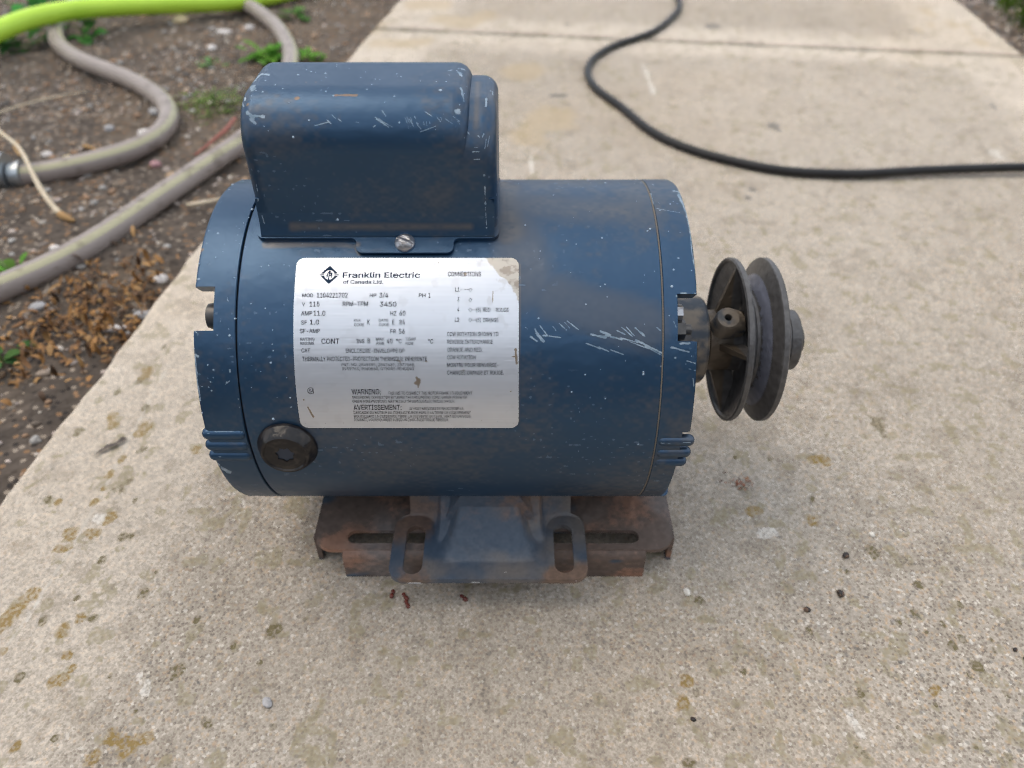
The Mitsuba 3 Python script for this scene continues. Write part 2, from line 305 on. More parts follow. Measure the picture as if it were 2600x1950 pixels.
# marks in the motor's paint, metres (segment ends, half width)
CHIPS = [(-0.1076,0.0006,0.2447,-0.1069,0.0063,0.2451,0.00132),(-0.1069,0.0063,0.2451,-0.1023,0.0043,0.2458,0.00133),(-0.1071,-0.0067,0.2450,-0.1051,-0.0101,0.2453,0.00165),(-0.1085,-0.0130,0.2428,-0.1081,-0.0147,0.2425,0.00070),(-0.1097,-0.0136,0.2410,-0.1083,-0.0171,0.2409,0.00058),(-0.1062,-0.0204,0.2396,-0.1040,-0.0222,0.2383,0.00132),(-0.1041,-0.0217,0.2389,-0.0995,-0.0220,0.2386,0.00063),(-0.1051,-0.0225,0.2379,-0.1031,-0.0236,0.2366,0.00057),(-0.0272,0.0096,0.2458,-0.0206,0.0145,0.2446,0.00055),(-0.0223,0.0083,0.2455,-0.0217,0.0059,0.2452,0.00134),(-0.0210,-0.0075,0.2449,-0.0201,-0.0119,0.2435,0.00088),(-0.0199,-0.0123,0.2431,-0.0196,-0.0145,0.2419,0.00041),(-0.0219,-0.0202,0.2398,-0.0218,-0.0202,0.2398,0.00173),(-0.0107,-0.0055,0.2398,-0.0106,-0.0112,0.2386,0.00054),(-0.0082,0.0060,0.2384,-0.0082,0.0019,0.2383,0.00037),(-0.0115,-0.0217,0.2314,-0.0120,-0.0225,0.2304,0.00035),(-0.0138,-0.0222,0.2308,-0.0131,-0.0226,0.2302,0.00029),(-0.0179,-0.0215,0.2318,-0.0174,-0.0218,0.2314,0.00035),(-0.0541,-0.0226,0.2379,-0.0496,-0.0243,0.2353,0.00034),(-0.0531,-0.0226,0.2379,-0.0511,-0.0240,0.2360,0.00029),(-0.0551,-0.0221,0.2385,-0.0516,-0.0233,0.2370,0.00018),(-0.0516,-0.0233,0.2370,-0.0481,-0.0243,0.2353,0.00018),(-0.0428,-0.0222,0.2383,-0.0414,-0.0246,0.2349,0.00018),(-0.0421,-0.0221,0.2385,-0.0406,-0.0243,0.2353,0.00018),(-0.0411,-0.0226,0.2379,-0.0401,-0.0237,0.2364,0.00018),(-0.0406,-0.0222,0.2383,-0.0396,-0.0242,0.2356,0.00018),(-0.0391,-0.0219,0.2387,-0.0366,-0.0247,0.2347,0.00023),(-0.0386,-0.0232,0.2372,-0.0371,-0.0245,0.2351,0.00020),(-0.0356,-0.0233,0.2370,-0.0351,-0.0240,0.2360,0.00018),(-0.0343,-0.0233,0.2370,-0.0341,-0.0241,0.2358,0.00018),(-0.0331,-0.0232,0.2372,-0.0329,-0.0237,0.2364,0.00018),(-0.0301,-0.0221,0.2385,-0.0286,-0.0233,0.2370,0.00026),(-0.0286,-0.0222,0.2383,-0.0281,-0.0229,0.2376,0.00018),(-0.0276,-0.0212,0.2394,-0.0216,-0.0227,0.2367,0.00018),(-0.0266,-0.0226,0.2379,-0.0236,-0.0238,0.2362,0.00018),(-0.0236,-0.0219,0.2387,-0.0211,-0.0224,0.2368,0.00018),(-0.0367,-0.0252,0.2337,-0.0306,-0.0242,0.2356,0.00018),(-0.0212,-0.0229,0.2361,-0.0179,-0.0215,0.2318,0.00018),(-0.0351,-0.0205,0.2402,-0.0321,-0.0219,0.2387,0.00018),(-0.0521,-0.0203,0.2403,-0.0506,-0.0218,0.2389,0.00018),(-0.0721,-0.0216,0.2391,-0.0708,-0.0224,0.2381,0.00018),(-0.0696,-0.0226,0.2379,-0.0686,-0.0231,0.2372,0.00018),(-0.0741,-0.0229,0.2376,-0.0726,-0.0237,0.2364,0.00023),(-0.0791,-0.0241,0.2358,-0.0733,-0.0233,0.2370,0.00018),(-0.0626,-0.0233,0.2370,-0.0613,-0.0235,0.2367,0.00018),(-0.0556,-0.0243,0.2353,-0.0549,-0.0241,0.2358,0.00018),(-0.0157,-0.0252,0.2253,-0.0134,-0.0252,0.2253,0.00021),(-0.0157,-0.0261,0.2224,-0.0134,-0.0261,0.2224,0.00021),(-0.0154,-0.0246,0.2268,-0.0138,-0.0246,0.2268,0.00018),(-0.0105,-0.0226,0.2296,-0.0111,-0.0246,0.2263,0.00018),(-0.0093,-0.0214,0.2302,-0.0100,-0.0238,0.2270,0.00018),(-0.1074,-0.0263,0.2111,-0.1082,-0.0266,0.2039,0.00035),(-0.1077,-0.0273,0.1974,-0.1073,-0.0279,0.1939,0.00028),(-0.0116,-0.0266,0.2156,-0.0116,-0.0266,0.2156,0.00054),(-0.0114,-0.0266,0.2105,-0.0113,-0.0269,0.2025,0.00035),(-0.0113,-0.0270,0.2011,-0.0111,-0.0280,0.1932,0.00020),(-0.0111,-0.0283,0.1921,-0.0110,-0.0283,0.1921,0.00036),(0.0098,-0.0624,0.1628,0.0112,-0.0641,0.1607,0.00035),(0.0119,-0.0615,0.1638,0.0150,-0.0641,0.1607,0.00027),(0.0105,-0.0637,0.1612,0.0133,-0.0656,0.1588,0.00071),(0.0081,-0.0645,0.1602,0.0105,-0.0656,0.1588,0.00047),(0.0133,-0.0641,0.1607,0.0170,-0.0644,0.1603,0.00035),(0.0170,-0.0644,0.1603,0.0208,-0.0647,0.1599,0.00035),(0.0174,-0.0617,0.1636,0.0187,-0.0628,0.1623,0.00020),(0.0201,-0.0608,0.1646,0.0232,-0.0627,0.1624,0.00024),(0.0225,-0.0605,0.1648,0.0245,-0.0621,0.1631,0.00020),(0.0235,-0.0601,0.1653,0.0283,-0.0626,0.1626,0.00024),(0.0337,-0.0639,0.1610,0.0399,-0.0647,0.1599,0.00055),(0.0378,-0.0630,0.1620,0.0419,-0.0641,0.1607,0.00063),(0.0399,-0.0641,0.1607,0.0467,-0.0652,0.1594,0.00047),(0.0447,-0.0628,0.1623,0.0481,-0.0639,0.1610,0.00024),(0.0467,-0.0619,0.1633,0.0515,-0.0645,0.1602,0.00031),(0.0488,-0.0619,0.1633,0.0522,-0.0643,0.1605,0.00024),(0.0525,-0.0621,0.1631,0.0566,-0.0643,0.1605,0.00043),(0.0460,-0.0647,0.1599,0.0498,-0.0654,0.1591,0.00031),(0.0498,-0.0654,0.1591,0.0536,-0.0660,0.1583,0.00031),(0.0529,-0.0654,0.1591,0.0584,-0.0670,0.1569,0.00047),(0.0584,-0.0670,0.1569,0.0639,-0.0685,0.1546,0.00047),(0.0570,-0.0670,0.1569,0.0608,-0.0682,0.1552,0.00031),(0.0608,-0.0682,0.1552,0.0647,-0.0691,0.1533,0.00031),(0.0317,-0.0662,0.1580,0.0379,-0.0676,0.1561,0.00031),(0.0372,-0.0672,0.1566,0.0413,-0.0682,0.1552,0.00043),(0.0420,-0.0678,0.1558,0.0475,-0.0689,0.1541,0.00024),(0.0502,-0.0658,0.1586,0.0543,-0.0667,0.1573,0.00024),(0.0543,-0.0667,0.1573,0.0584,-0.0676,0.1561,0.00024),(0.0679,-0.0673,0.1567,0.0717,-0.0679,0.1559,0.00047),(0.0717,-0.0679,0.1559,0.0755,-0.0685,0.1550,0.00047),(0.0617,-0.0619,0.1633,0.0631,-0.0628,0.1623,0.00027),(0.0689,-0.0604,0.1652,0.0699,-0.0620,0.1634,0.00027),(0.0743,-0.0712,0.1506,0.0944,-0.0233,0.1090,0.00047),(0.0749,-0.0705,0.1518,0.0785,-0.0707,0.1507,0.00035),(0.0758,-0.0722,0.1488,0.0787,-0.0722,0.1479,0.00036),(0.0777,-0.0741,0.1450,0.0784,-0.0753,0.1417,0.00036),(0.0766,-0.0694,0.1536,0.0943,-0.0223,0.1155,0.00035),(0.0698,-0.0698,0.1530,0.0698,-0.0698,0.1530,0.00051),(0.0762,0.0079,0.1910,0.0788,0.0073,0.1905,0.00095),(0.0778,0.0044,0.1912,0.0782,-0.0046,0.1910,0.00112),(0.0782,-0.0046,0.1910,0.0789,-0.0151,0.1894,0.00059),(0.0789,-0.0151,0.1894,0.0788,-0.0253,0.1868,0.00041),(0.0788,-0.0253,0.1868,0.0783,-0.0342,0.1836,0.00041),(0.0783,-0.0342,0.1836,0.0790,-0.0412,0.1796,0.00040),(0.0705,-0.0523,0.1728,0.0721,-0.0505,0.1658,0.00055),(0.0721,-0.0505,0.1658,0.0726,-0.0531,0.1620,0.00056),(0.0723,-0.0513,0.1735,0.0786,-0.0509,0.1732,0.00035),(0.0717,-0.0664,0.1580,0.0756,-0.0663,0.1581,0.00055),(0.0756,-0.0663,0.1581,0.0939,-0.0194,0.1217,0.00055),(0.0649,0.0054,0.1910,0.0649,-0.0050,0.1911,0.00039),(0.0658,-0.0090,0.1909,0.0707,-0.0106,0.1907,0.00018),(0.0707,-0.0106,0.1907,0.0756,-0.0121,0.1905,0.00018),(-0.1352,-0.0458,0.1771,-0.1344,-0.0461,0.1773,0.00041),(-0.1301,-0.0541,0.1643,-0.1305,-0.0556,0.1596,0.00053),(-0.1351,-0.0688,0.1538,-0.1341,-0.0694,0.1535,0.00053),(-0.1357,-0.0692,0.1527,-0.1357,-0.0726,0.1469,0.00093),(-0.1357,-0.0726,0.1469,-0.1357,-0.0755,0.1407,0.00094),(-0.1352,-0.0756,0.1410,-0.1353,-0.0777,0.1356,0.00065),(-0.1342,-0.0756,0.1421,-0.1333,-0.0757,0.1418,0.00029),(-0.1297,-0.0748,0.1438,-0.1296,-0.0748,0.1438,0.00047),(-0.1296,-0.0764,0.1401,-0.1296,-0.0764,0.1401,0.00041),(-0.1307,-0.0758,0.1416,-0.1307,-0.0758,0.1416,0.00029),(-0.1282,-0.0740,0.1455,-0.1282,-0.0740,0.1455,0.00035),(-0.1279,-0.0724,0.1485,-0.1279,-0.0724,0.1485,0.00044),(-0.1208,-0.0724,0.1485,-0.1209,-0.0729,0.1476,0.00038),(-0.1226,-0.0749,0.1436,-0.1225,-0.0749,0.1436,0.00070),(-0.1232,-0.0753,0.1428,-0.1215,-0.0747,0.1440,0.00035),(-0.1186,-0.0778,0.1365,-0.1185,-0.0778,0.1365,0.00041),(-0.1186,-0.0790,0.1328,-0.1186,-0.0790,0.1328,0.00036),(-0.1218,-0.0526,0.1725,-0.1212,-0.0540,0.1713,0.00020),(-0.1352,-0.0628,0.1618,-0.1343,-0.0634,0.1617,0.00035),(-0.1370,-0.0819,0.1200,-0.1340,-0.0826,0.1203,0.00032),(-0.1371,-0.0815,0.1202,-0.1309,-0.0820,0.1208,0.00018),(-0.1309,-0.0820,0.1208,-0.1250,-0.0820,0.1208,0.00018),(-0.1250,-0.0820,0.1208,-0.1192,-0.0818,0.1205,0.00018),(-0.1372,-0.0829,0.1060,-0.1320,-0.0836,0.1065,0.00030),(-0.1342,-0.0817,0.0968,-0.1321,-0.0812,0.0938,0.00142),(-0.1351,-0.0817,0.0995,-0.1351,-0.0817,0.0995,0.00080),(0.0665,-0.0833,0.1150,0.0679,-0.0836,0.1152,0.00026),(0.0694,-0.0836,0.1152,0.0705,-0.0836,0.1151,0.00020),(0.0763,-0.0835,0.1155,0.0796,-0.0835,0.1154,0.00020)]
GRIME = [(-0.1076,-0.0310,0.1852,-0.1010,-0.0310,0.1852,0.00161),(-0.1010,-0.0310,0.1852,-0.0943,-0.0310,0.1852,0.00161),(-0.0943,-0.0310,0.1852,-0.0876,-0.0310,0.1852,0.00161),(-0.0876,-0.0310,0.1852,-0.0810,-0.0310,0.1852,0.00161),(-0.0810,-0.0310,0.1852,-0.0743,-0.0310,0.1852,0.00161),(-0.0743,-0.0310,0.1852,-0.0671,-0.0332,0.1865,0.00161),(-0.0686,-0.0317,0.1850,-0.0665,-0.0355,0.1833,0.00105),(-0.0042,0.0201,0.1888,-0.0035,-0.0025,0.1913,0.00402),(-0.0035,-0.0025,0.1913,-0.0030,-0.0161,0.1897,0.00382),(-0.0030,-0.0161,0.1897,-0.0024,-0.0267,0.1869,0.00372),(-0.0149,0.0116,0.2402,-0.0145,-0.0055,0.2401,0.00199),(-0.0145,-0.0055,0.2401,-0.0145,-0.0146,0.2374,0.00192),(-0.0145,-0.0146,0.2374,-0.0147,-0.0200,0.2334,0.00189),(-0.0950,-0.0282,0.1925,-0.0873,-0.0282,0.1925,0.00200),(-0.0873,-0.0282,0.1925,-0.0796,-0.0282,0.1925,0.00200),(-0.0796,-0.0282,0.1925,-0.0720,-0.0282,0.1925,0.00200),(-0.0720,-0.0282,0.1925,-0.0643,-0.0282,0.1925,0.00200),(-0.0643,-0.0282,0.1925,-0.0567,-0.0282,0.1925,0.00200),(-0.0567,-0.0282,0.1925,-0.0490,-0.0282,0.1925,0.00200),(-0.0490,-0.0282,0.1925,-0.0414,-0.0282,0.1925,0.00200),(-0.0414,-0.0282,0.1925,-0.0337,-0.0282,0.1925,0.00200),(-0.0337,-0.0282,0.1925,-0.0261,-0.0282,0.1925,0.00200),(-0.0261,-0.0282,0.1925,-0.0184,-0.0282,0.1925,0.00200),(-0.0012,0.0125,0.1903,-0.0009,-0.0031,0.1912,0.00658),(-0.0009,-0.0031,0.1912,-0.0007,-0.0140,0.1901,0.00636),(-0.0007,-0.0140,0.1901,-0.0004,-0.0228,0.1881,0.00622),(0.0032,-0.0403,0.1808,0.0032,-0.0472,0.1764,0.00056),(0.0032,-0.0472,0.1764,0.0031,-0.0534,0.1717,0.00055),(0.0031,-0.0534,0.1717,0.0031,-0.0590,0.1665,0.00055),(0.0031,-0.0590,0.1665,0.0031,-0.0639,0.1610,0.00055),(0.0031,-0.0639,0.1610,0.0031,-0.0684,0.1550,0.00055),(0.0031,-0.0684,0.1550,0.0031,-0.0723,0.1486,0.00055),(0.0031,-0.0723,0.1486,0.0031,-0.0757,0.1416,0.00055),(0.0031,-0.0757,0.1416,0.0031,-0.0785,0.1340,0.00056),(0.0031,-0.0785,0.1340,0.0031,-0.0808,0.1257,0.00056)]
RUSTY = [(-0.0866,-0.0156,0.2436,-0.0865,-0.0156,0.2436,0.00087),(-0.0711,-0.0141,0.2443,-0.0671,-0.0141,0.2443,0.00064),(-0.0671,-0.0141,0.2443,-0.0630,-0.0141,0.2443,0.00064),(-0.1065,-0.0176,0.2418,-0.1064,-0.0176,0.2418,0.00069),(-0.0850,-0.0037,0.2458,-0.0849,-0.0037,0.2458,0.00059),(-0.0809,-0.0037,0.2458,-0.0808,-0.0037,0.2458,0.00041),(-0.1356,-0.0334,0.1837,-0.1355,-0.0334,0.1837,0.00101)]
PLATE_DIRT = [(-0.0404,-0.0753,0.1438,-0.0404,-0.0753,0.1438,0.00174),(-0.0409,-0.0744,0.1457,-0.0403,-0.0761,0.1418,0.00058),(-0.0887,-0.0794,0.1331,-0.0869,-0.0806,0.1287,0.00047),(-0.0367,-0.0709,0.1519,-0.0366,-0.0709,0.1519,0.00058),(0.0015,-0.0682,0.1562,0.0020,-0.0714,0.1511,0.00052),(-0.0000,-0.0698,0.1536,0.0020,-0.0698,0.1536,0.00035),(-0.0081,-0.0512,0.1741,-0.0083,-0.0548,0.1711,0.00026),(-0.0207,-0.0728,0.1486,-0.0206,-0.0728,0.1486,0.00040),(-0.0487,-0.0706,0.1524,-0.0477,-0.0710,0.1517,0.00035),(-0.0901,-0.0783,0.1364,-0.0900,-0.0783,0.1364,0.00041),(-0.0318,-0.0399,0.1816,-0.0317,-0.0399,0.1816,0.00041),(-0.0203,-0.0445,0.1789,-0.0202,-0.0445,0.1789,0.00070),(-0.0006,-0.0769,0.1401,-0.0005,-0.0769,0.1401,0.00041),(-0.0134,-0.0811,0.1266,-0.0134,-0.0811,0.1266,0.00041)]
FOOT_CHIPS = [(-0.0533,-0.0925,0.0215,-0.0478,-0.0925,0.0215,0.00055),(-0.0206,-0.0925,0.0221,-0.0170,-0.0925,0.0221,0.00042),(0.0330,-0.0924,0.0231,0.0331,-0.0923,0.0231,0.00042),(-0.0035,-0.0882,0.0250,-0.0034,-0.0882,0.0250,0.00032)]


def paint_color(p, n, uv):
    soft, fine = fbm(p.x * 17 + 4, p.y * 17, p.z * 17 + 9, 4), fbm(p.x * 420, p.y * 420, p.z * 420, 2)
    ragged = fbm(p.x * 700, p.y * 700, p.z * 700, 2) - 0.47
    bare, film, rusty = marks(p, CHIPS, ragged * 1.5 + 0.12), marks(p, GRIME, (soft - 0.5) * 2.6 + (fine - 0.5) * 0.8, 1.35, 0.1), marks(p, RUSTY, ragged * 1.4)
    c = mix((0.0028, 0.0142, 0.032), (0.0050, 0.0220, 0.047), soft)
    dirt = smoothstep(0.50, 0.78, 0.75 * soft + 0.25 * fine)
    c = mix(c, C3(0.12, 0.105, 0.088), 0.26 * dirt)
    c = mix(c, C3(0.19, 0.155, 0.115), 0.36 * film * (0.2 + 0.8 * fine))
    dust_sheen = marks(p, DUST_SHEEN, (soft - 0.5) * 1.6 + (fine - 0.5) * 0.5, 1.3, 0.3)
    c = mix(c, C3(0.22, 0.20, 0.18), 0.12 * dust_sheen * (0.55 + 0.45 * fine))
    c = mix(c, C3(0.15, 0.09, 0.05), 0.7 * rusty)
    specks = smoothstep(0.85, 0.88, noise(p.x * 620, p.y * 620, p.z * 620)) * smoothstep(0.48, 0.62, noise(p.x * 38, p.y * 38, p.z * 38))
    c = mix(c, C3(0.12, 0.19, 0.28), 0.30 * specks)
    return mix(c, mix((0.16, 0.26, 0.35), (0.40, 0.47, 0.53), fine), (0.30 + 0.55 * fine) * bare)


# dust beside the box; farther right, sky sheen painted in as a pale film
DUST_SHEEN = [(0.002, -0.020, AX + 0.080, 0.006, -0.045, AX + 0.069, 0.012), (0.008, -0.006, AX + 0.0823, 0.050, -0.010, AX + 0.0818, 0.012), (0.020, -0.052, AX + 0.064, 0.055, -0.062, AX + 0.054, 0.010)]


def marks(p, table, ragged, far=1.05, close=0.75):
    d = mi.Float(9)
    for e in table:
        d = dr.minimum(d, cap_dist(p, e))
    return smoothstep(far, close, d + ragged)


scene['blue_paint'] = bump(principled(mikit.proc(paint_color), mikit.proc(lambda p, n, uv: 0.31 + 0.14 * fbm(p.x * 60, p.y * 60, p.z * 60, 3)), 0.8, spec_tint=0.45),
                           lambda p, n, uv: 0.00017 * fbm(p.x * 260, p.y * 260, p.z * 260, 2) + 0.0005 * noise(p.x * 42, p.y * 42, p.z * 42), 1.0, 2e-4)


def rust_at(p, f=1.0):
    return fbm(p.x * 45 * f + 3, p.y * 45 * f, p.z * 45 * f, 5), fbm(p.x * 420 * f, p.y * 420 * f, p.z * 420 * f, 3)


def rust_color(p, n, uv):
    a, b = rust_at(p)
    c = mix((0.115, 0.083, 0.068), (0.245, 0.132, 0.088), smoothstep(0.40, 0.66, a + 0.25 * (b - 0.5)))
    c = mix(c, C3(0.175, 0.158, 0.152), 0.65 * smoothstep(0.42, 0.68, fbm(p.x * 30 + 40, p.y * 30, p.z * 30, 3)))
    c = mix(c, C3(0.045, 0.075, 0.11), 0.8 * smoothstep(0.60, 0.67, fbm(p.x * 36 + 9, p.y * 36, p.z * 70, 3)))
    return c * (0.70 + 0.6 * b)


scene['rusty_steel'] = bump(principled(mikit.proc(rust_color), 0.66, 0.35), lambda p, n, uv: 0.0009 * fbm(p.x * 300, p.y * 300, p.z * 300, 3), 1.0, 2e-4)


def foot_color(p, n, uv):
    a, b = rust_at(p, 0.9)
    q, g = fbm(p.x * 48 + 20, p.y * 48, p.z * 48, 4), noise(p.x * 900, p.y * 900, p.z * 900)
    grit = 0.6 * b + 0.4 * g
    blue = mix((0.034, 0.054, 0.084), (0.062, 0.086, 0.122), grit)
    steel = mix((0.095, 0.085, 0.079), (0.175, 0.154, 0.140), grit)
    rust = mix((0.095, 0.060, 0.044), (0.215, 0.130, 0.085), grit)
    c = mix(blue, steel, smoothstep(0.34, 0.72, q + 0.12 * smoothstep(0.012, 0.025, p.x) + 0.16 * smoothstep(-0.070, -0.090, p.y) - 0.12 * smoothstep(0.036, 0.022, dr.abs(p.x + 0.014))))
    c = mix(c, rust, 0.8 * smoothstep(0.46, 0.68, a + 0.15 * (b - 0.5) + 0.07 * smoothstep(0.0, 0.02, p.x) + 0.06 * smoothstep(-0.078, -0.088, p.y) - 0.10 * smoothstep(0.036, 0.022, dr.abs(p.x + 0.014))))
    return mix(c, C3(0.55, 0.55, 0.56), 0.9 * marks(p, FOOT_CHIPS, (b - 0.5) * 1.2))


scene['rusty_paint'] = bump(principled(mikit.proc(foot_color), 0.42, 0.45), lambda p, n, uv: 0.0005 * fbm(p.x * 300, p.y * 300, p.z * 300, 3), 1.0, 2e-4)


def plate_marks(p):
    g = fbm(p.x * 210 + 8, p.y * 110, p.z * 210, 4)
    up = smoothstep(0.045, 0.075, p.z - AX + 0.03 * (noise(p.x * 40, p.z * 40) - 0.5))          # smudges gather near the top edge
    grime = smoothstep(0.60, 0.72, g) * (0.25 + 0.75 * up)
    corner = smoothstep(1.0, 0.93, ((0.0027 - p.x) / 0.0150 + (AX + 0.0738 - p.z) / 0.0100) + 0.55 * (g - 0.5))
    return grime, corner, marks(p, PLATE_DIRT, (fbm(p.x * 600, p.y * 600, p.z * 600, 2) - 0.45) * 1.3)


def plate_color(p, n, uv):
    grime, corner, dirt = plate_marks(p)
    c = C3(0.61, 0.63, 0.67) * (0.95 + 0.05 * noise(p.x * 40, p.z * 1800, p.y * 900))
    c = mix(c, C3(0.32, 0.30, 0.29), 0.35 * grime)
    c = mix(c, mix((0.40, 0.36, 0.30), (0.24, 0.19, 0.14), smoothstep(0.50, 0.65, fbm(p.x * 300, p.y * 300, p.z * 300, 3))), 0.85 * corner)
    return mix(c, C3(0.22, 0.155, 0.09), 0.85 * dirt)


scene['brushed_plate'] = bump(principled(mikit.proc(plate_color), 0.36, 0.5, 0.72), lambda p, n, uv: 0.00005 * noise(p.x * 60, p.z * 2500, p.y * 1500), 1.0, 1e-4)
scene['ink'] = principled((0.018, 0.022, 0.032), 0.7, 0.1)
scene['ink_blue'] = principled((0.012, 0.030, 0.060), 0.7, 0.1)


def cast_color(p, n, uv):
    b = fbm(p.x * 300, p.y * 300, p.z * 300, 3)
    c = mix((0.055, 0.052, 0.051), (0.135, 0.130, 0.130), b)
    r = dr.sqrt(dr.square(p.y) + dr.square(p.z - AX))
    worn = smoothstep(0.0255, 0.028, r + 0.006 * (fbm(p.x * 380, p.y * 380, p.z * 380, 3) - 0.5)) * smoothstep(0.0355, 0.034, r) * smoothstep(0.1235, 0.125, p.x) * smoothstep(0.1315, 0.130, p.x)
    c = mix(c, C3(0.22, 0.24, 0.32), (0.5 + 0.4 * b) * worn)
    inside = smoothstep(0.1145, 0.113, p.x) * smoothstep(0.0395, 0.038, r)                # grease and dust caked in the dish
    return mix(c, mix((0.060, 0.044, 0.030), (0.155, 0.115, 0.075), fbm(p.x * 160, p.y * 160, p.z * 160, 4)), 0.85 * inside)


scene['cast_zinc'] = bump(principled(mikit.proc(cast_color), 0.42, 0.5, 0.35), lambda p, n, uv: 0.0005 * fbm(p.x * 420, p.y * 420, p.z * 420, 3), 1.0, 2e-4)
scene['hub_dust'] = bump(principled(mikit.proc(lambda p, n, uv: mix((0.05, 0.06, 0.075), (0.20, 0.165, 0.13), smoothstep(0.3, 0.6, fbm(p.x * 120, p.y * 120, p.z * 120, 4)))), 0.6, 0.35),
                         lambda p, n, uv: 0.0004 * fbm(p.x * 300, p.y * 300, p.z * 300, 3), 1.0, 2e-4)
scene['dark_steel'] = principled(mikit.proc(lambda p, n, uv: mix((0.05, 0.05, 0.052), (0.13, 0.12, 0.11), fbm(p.x * 400, p.y * 400, p.z * 400, 3))), 0.38, 0.5, 0.7)
scene['bright_steel'] = bump(principled(mikit.proc(lambda p, n, uv: mix((0.42, 0.42, 0.44), (0.24, 0.23, 0.22), smoothstep(0.45, 0.7, fbm(p.x * 500, p.y * 500, p.z * 500, 3)))), 0.36, 0.5, 0.9),
                             lambda p, n, uv: 0.0004 * fbm(p.x * 500, p.y * 500, p.z * 500, 3), 1.0, 2e-4)
scene['raw_cast'] = principled(mikit.proc(lambda p, n, uv: mix((0.30, 0.28, 0.25), (0.16, 0.14, 0.12), fbm(p.x * 300, p.y * 300, p.z * 300, 3))), 0.6, 0.4, 0.2)
scene['black_plug'] = bump(principled(mikit.proc(lambda p, n, uv: mix((0.009, 0.008, 0.009), (0.030, 0.024, 0.020), smoothstep(0.45, 0.75, fbm(p.x * 260, p.y * 260, p.z * 260, 4)))), 0.26, 0.35),
                           lambda p, n, uv: 0.0003 * fbm(p.x * 400, p.y * 400, p.z * 400, 3), 1.0, 2e-4)
scene['seam_dirt'] = principled((0.018, 0.015, 0.013), 0.9, 0.1)
scene['seam_dust'] = principled((0.16, 0.135, 0.105), 0.9, 0.1)
scene['droplet'] = principled((0.26, 0.33, 0.41), 0.06, 0.9, clearcoat=0.6)  # opaque pale colour stands in for sky light caught in clear beads


def hose_color(p, n, uv):
    body = mix((0.25, 0.208, 0.186), (0.32, 0.272, 0.248), fbm(p.x * 30, p.y * 30, p.z * 30, 3))
    at = 0.5 + HOSE_TURN + 0.03 * dr.sin(uv.x * 4)
    s = dr.abs(uv.y - at)
    c = mix(body, C3(0.43, 0.41, 0.24), 0.7 * smoothstep(0.055, 0.042, s))
    return mix(c, C3(0.10, 0.075, 0.055), 0.45 * smoothstep(0.55, 0.75, fbm(p.x * 90, p.y * 90, p.z * 90, 4)))


HOSE_TURN = -0.11
scene['grey_hose'] = principled(mikit.proc(hose_color), 0.42, 0.4)
scene['green_hose'] = principled(mikit.proc(lambda p, n, uv: mix((0.42, 0.66, 0.045), (0.50, 0.74, 0.07), fbm(p.x * 40, p.y * 40, p.z * 40, 2))), 0.38, 0.4)
scene['black_rubber'] = principled(mikit.proc(lambda p, n, uv: mix((0.009, 0.009, 0.010), (0.022, 0.021, 0.021), fbm(p.x * 90, p.y * 90, p.z * 90, 3))), 0.45, 0.3)
scene['galvanised'] = principled((0.42, 0.45, 0.47), 0.35, 0.5, 0.85)
scene['pale_straw'] = principled(mikit.proc(lambda p, n, uv: mix((0.50, 0.40, 0.27), (0.62, 0.54, 0.41), fbm(p.x * 200, p.y * 200, p.z * 200, 3))), 0.6, 0.35)
scene['root_brown'] = principled((0.36, 0.22, 0.10), 0.8, 0.2)
scene['red_twig'] = principled((0.27, 0.10, 0.075), 0.6, 0.3)
scene['bud_red'] = principled(mikit.proc(lambda p, n, uv: mix((0.05, 0.010, 0.007), (0.17, 0.030, 0.016), noise(p.x * 900, p.y * 900, p.z * 900))), 0.45, 0.5)
scene['bud_dark'] = principled(mikit.proc(lambda p, n, uv: mix((0.022, 0.017, 0.014), (0.13, 0.075, 0.045), smoothstep(0.5, 0.8, noise(p.x * 900, p.y * 900, p.z * 900)))), 0.5, 0.4)
scene['leaf_brown'] = two(principled(mikit.proc(lambda p, n, uv: mix((0.05, 0.042, 0.036), (0.15, 0.12, 0.10), fbm(p.x * 300, p.y * 300, p.z * 300, 3))), 0.7, 0.3))
scene['white_stone'] = principled((0.66, 0.62, 0.55), 0.5, 0.4)
scene['siding'] = bump(principled(mikit.proc(lambda p, n, uv: mix((0.25, 0.265, 0.29), (0.31, 0.325, 0.35), fbm(p.x * 2, p.z * 30, p.y, 3))), 0.6, 0.4), lambda p, n, uv: 0.0006 * noise(p.x * 20, p.z * 900), 1.0, 5e-4)


# ------------------------------------------------------------------ the setting: soil, walkway, lawn
rng = np.random.default_rng(11)
LEFT_EDGE = np.array([(-0.60, -3.0), (-0.362, -0.6), (-0.3275, -0.17), (-0.3134, -0.014), (-0.3023, 0.0965), (-0.2857, 0.2826), (-0.258, 0.53), (-0.233, 0.763), (-0.191, 1.071), (0.07, 3.0), (1.0, 9.9)])
RIGHT_EDGE = np.array([(0.35, -3.0), (0.60, -0.6), (0.655, 0.1), (0.7233, 0.8014), (0.7492, 1.0708), (0.96, 3.0), (1.90, 9.9)])


def edge_x(table, y):
    return np.interp(y, table[:, 1], table[:, 0])


def joint_y(x, at):
    return at - 0.1378 * x


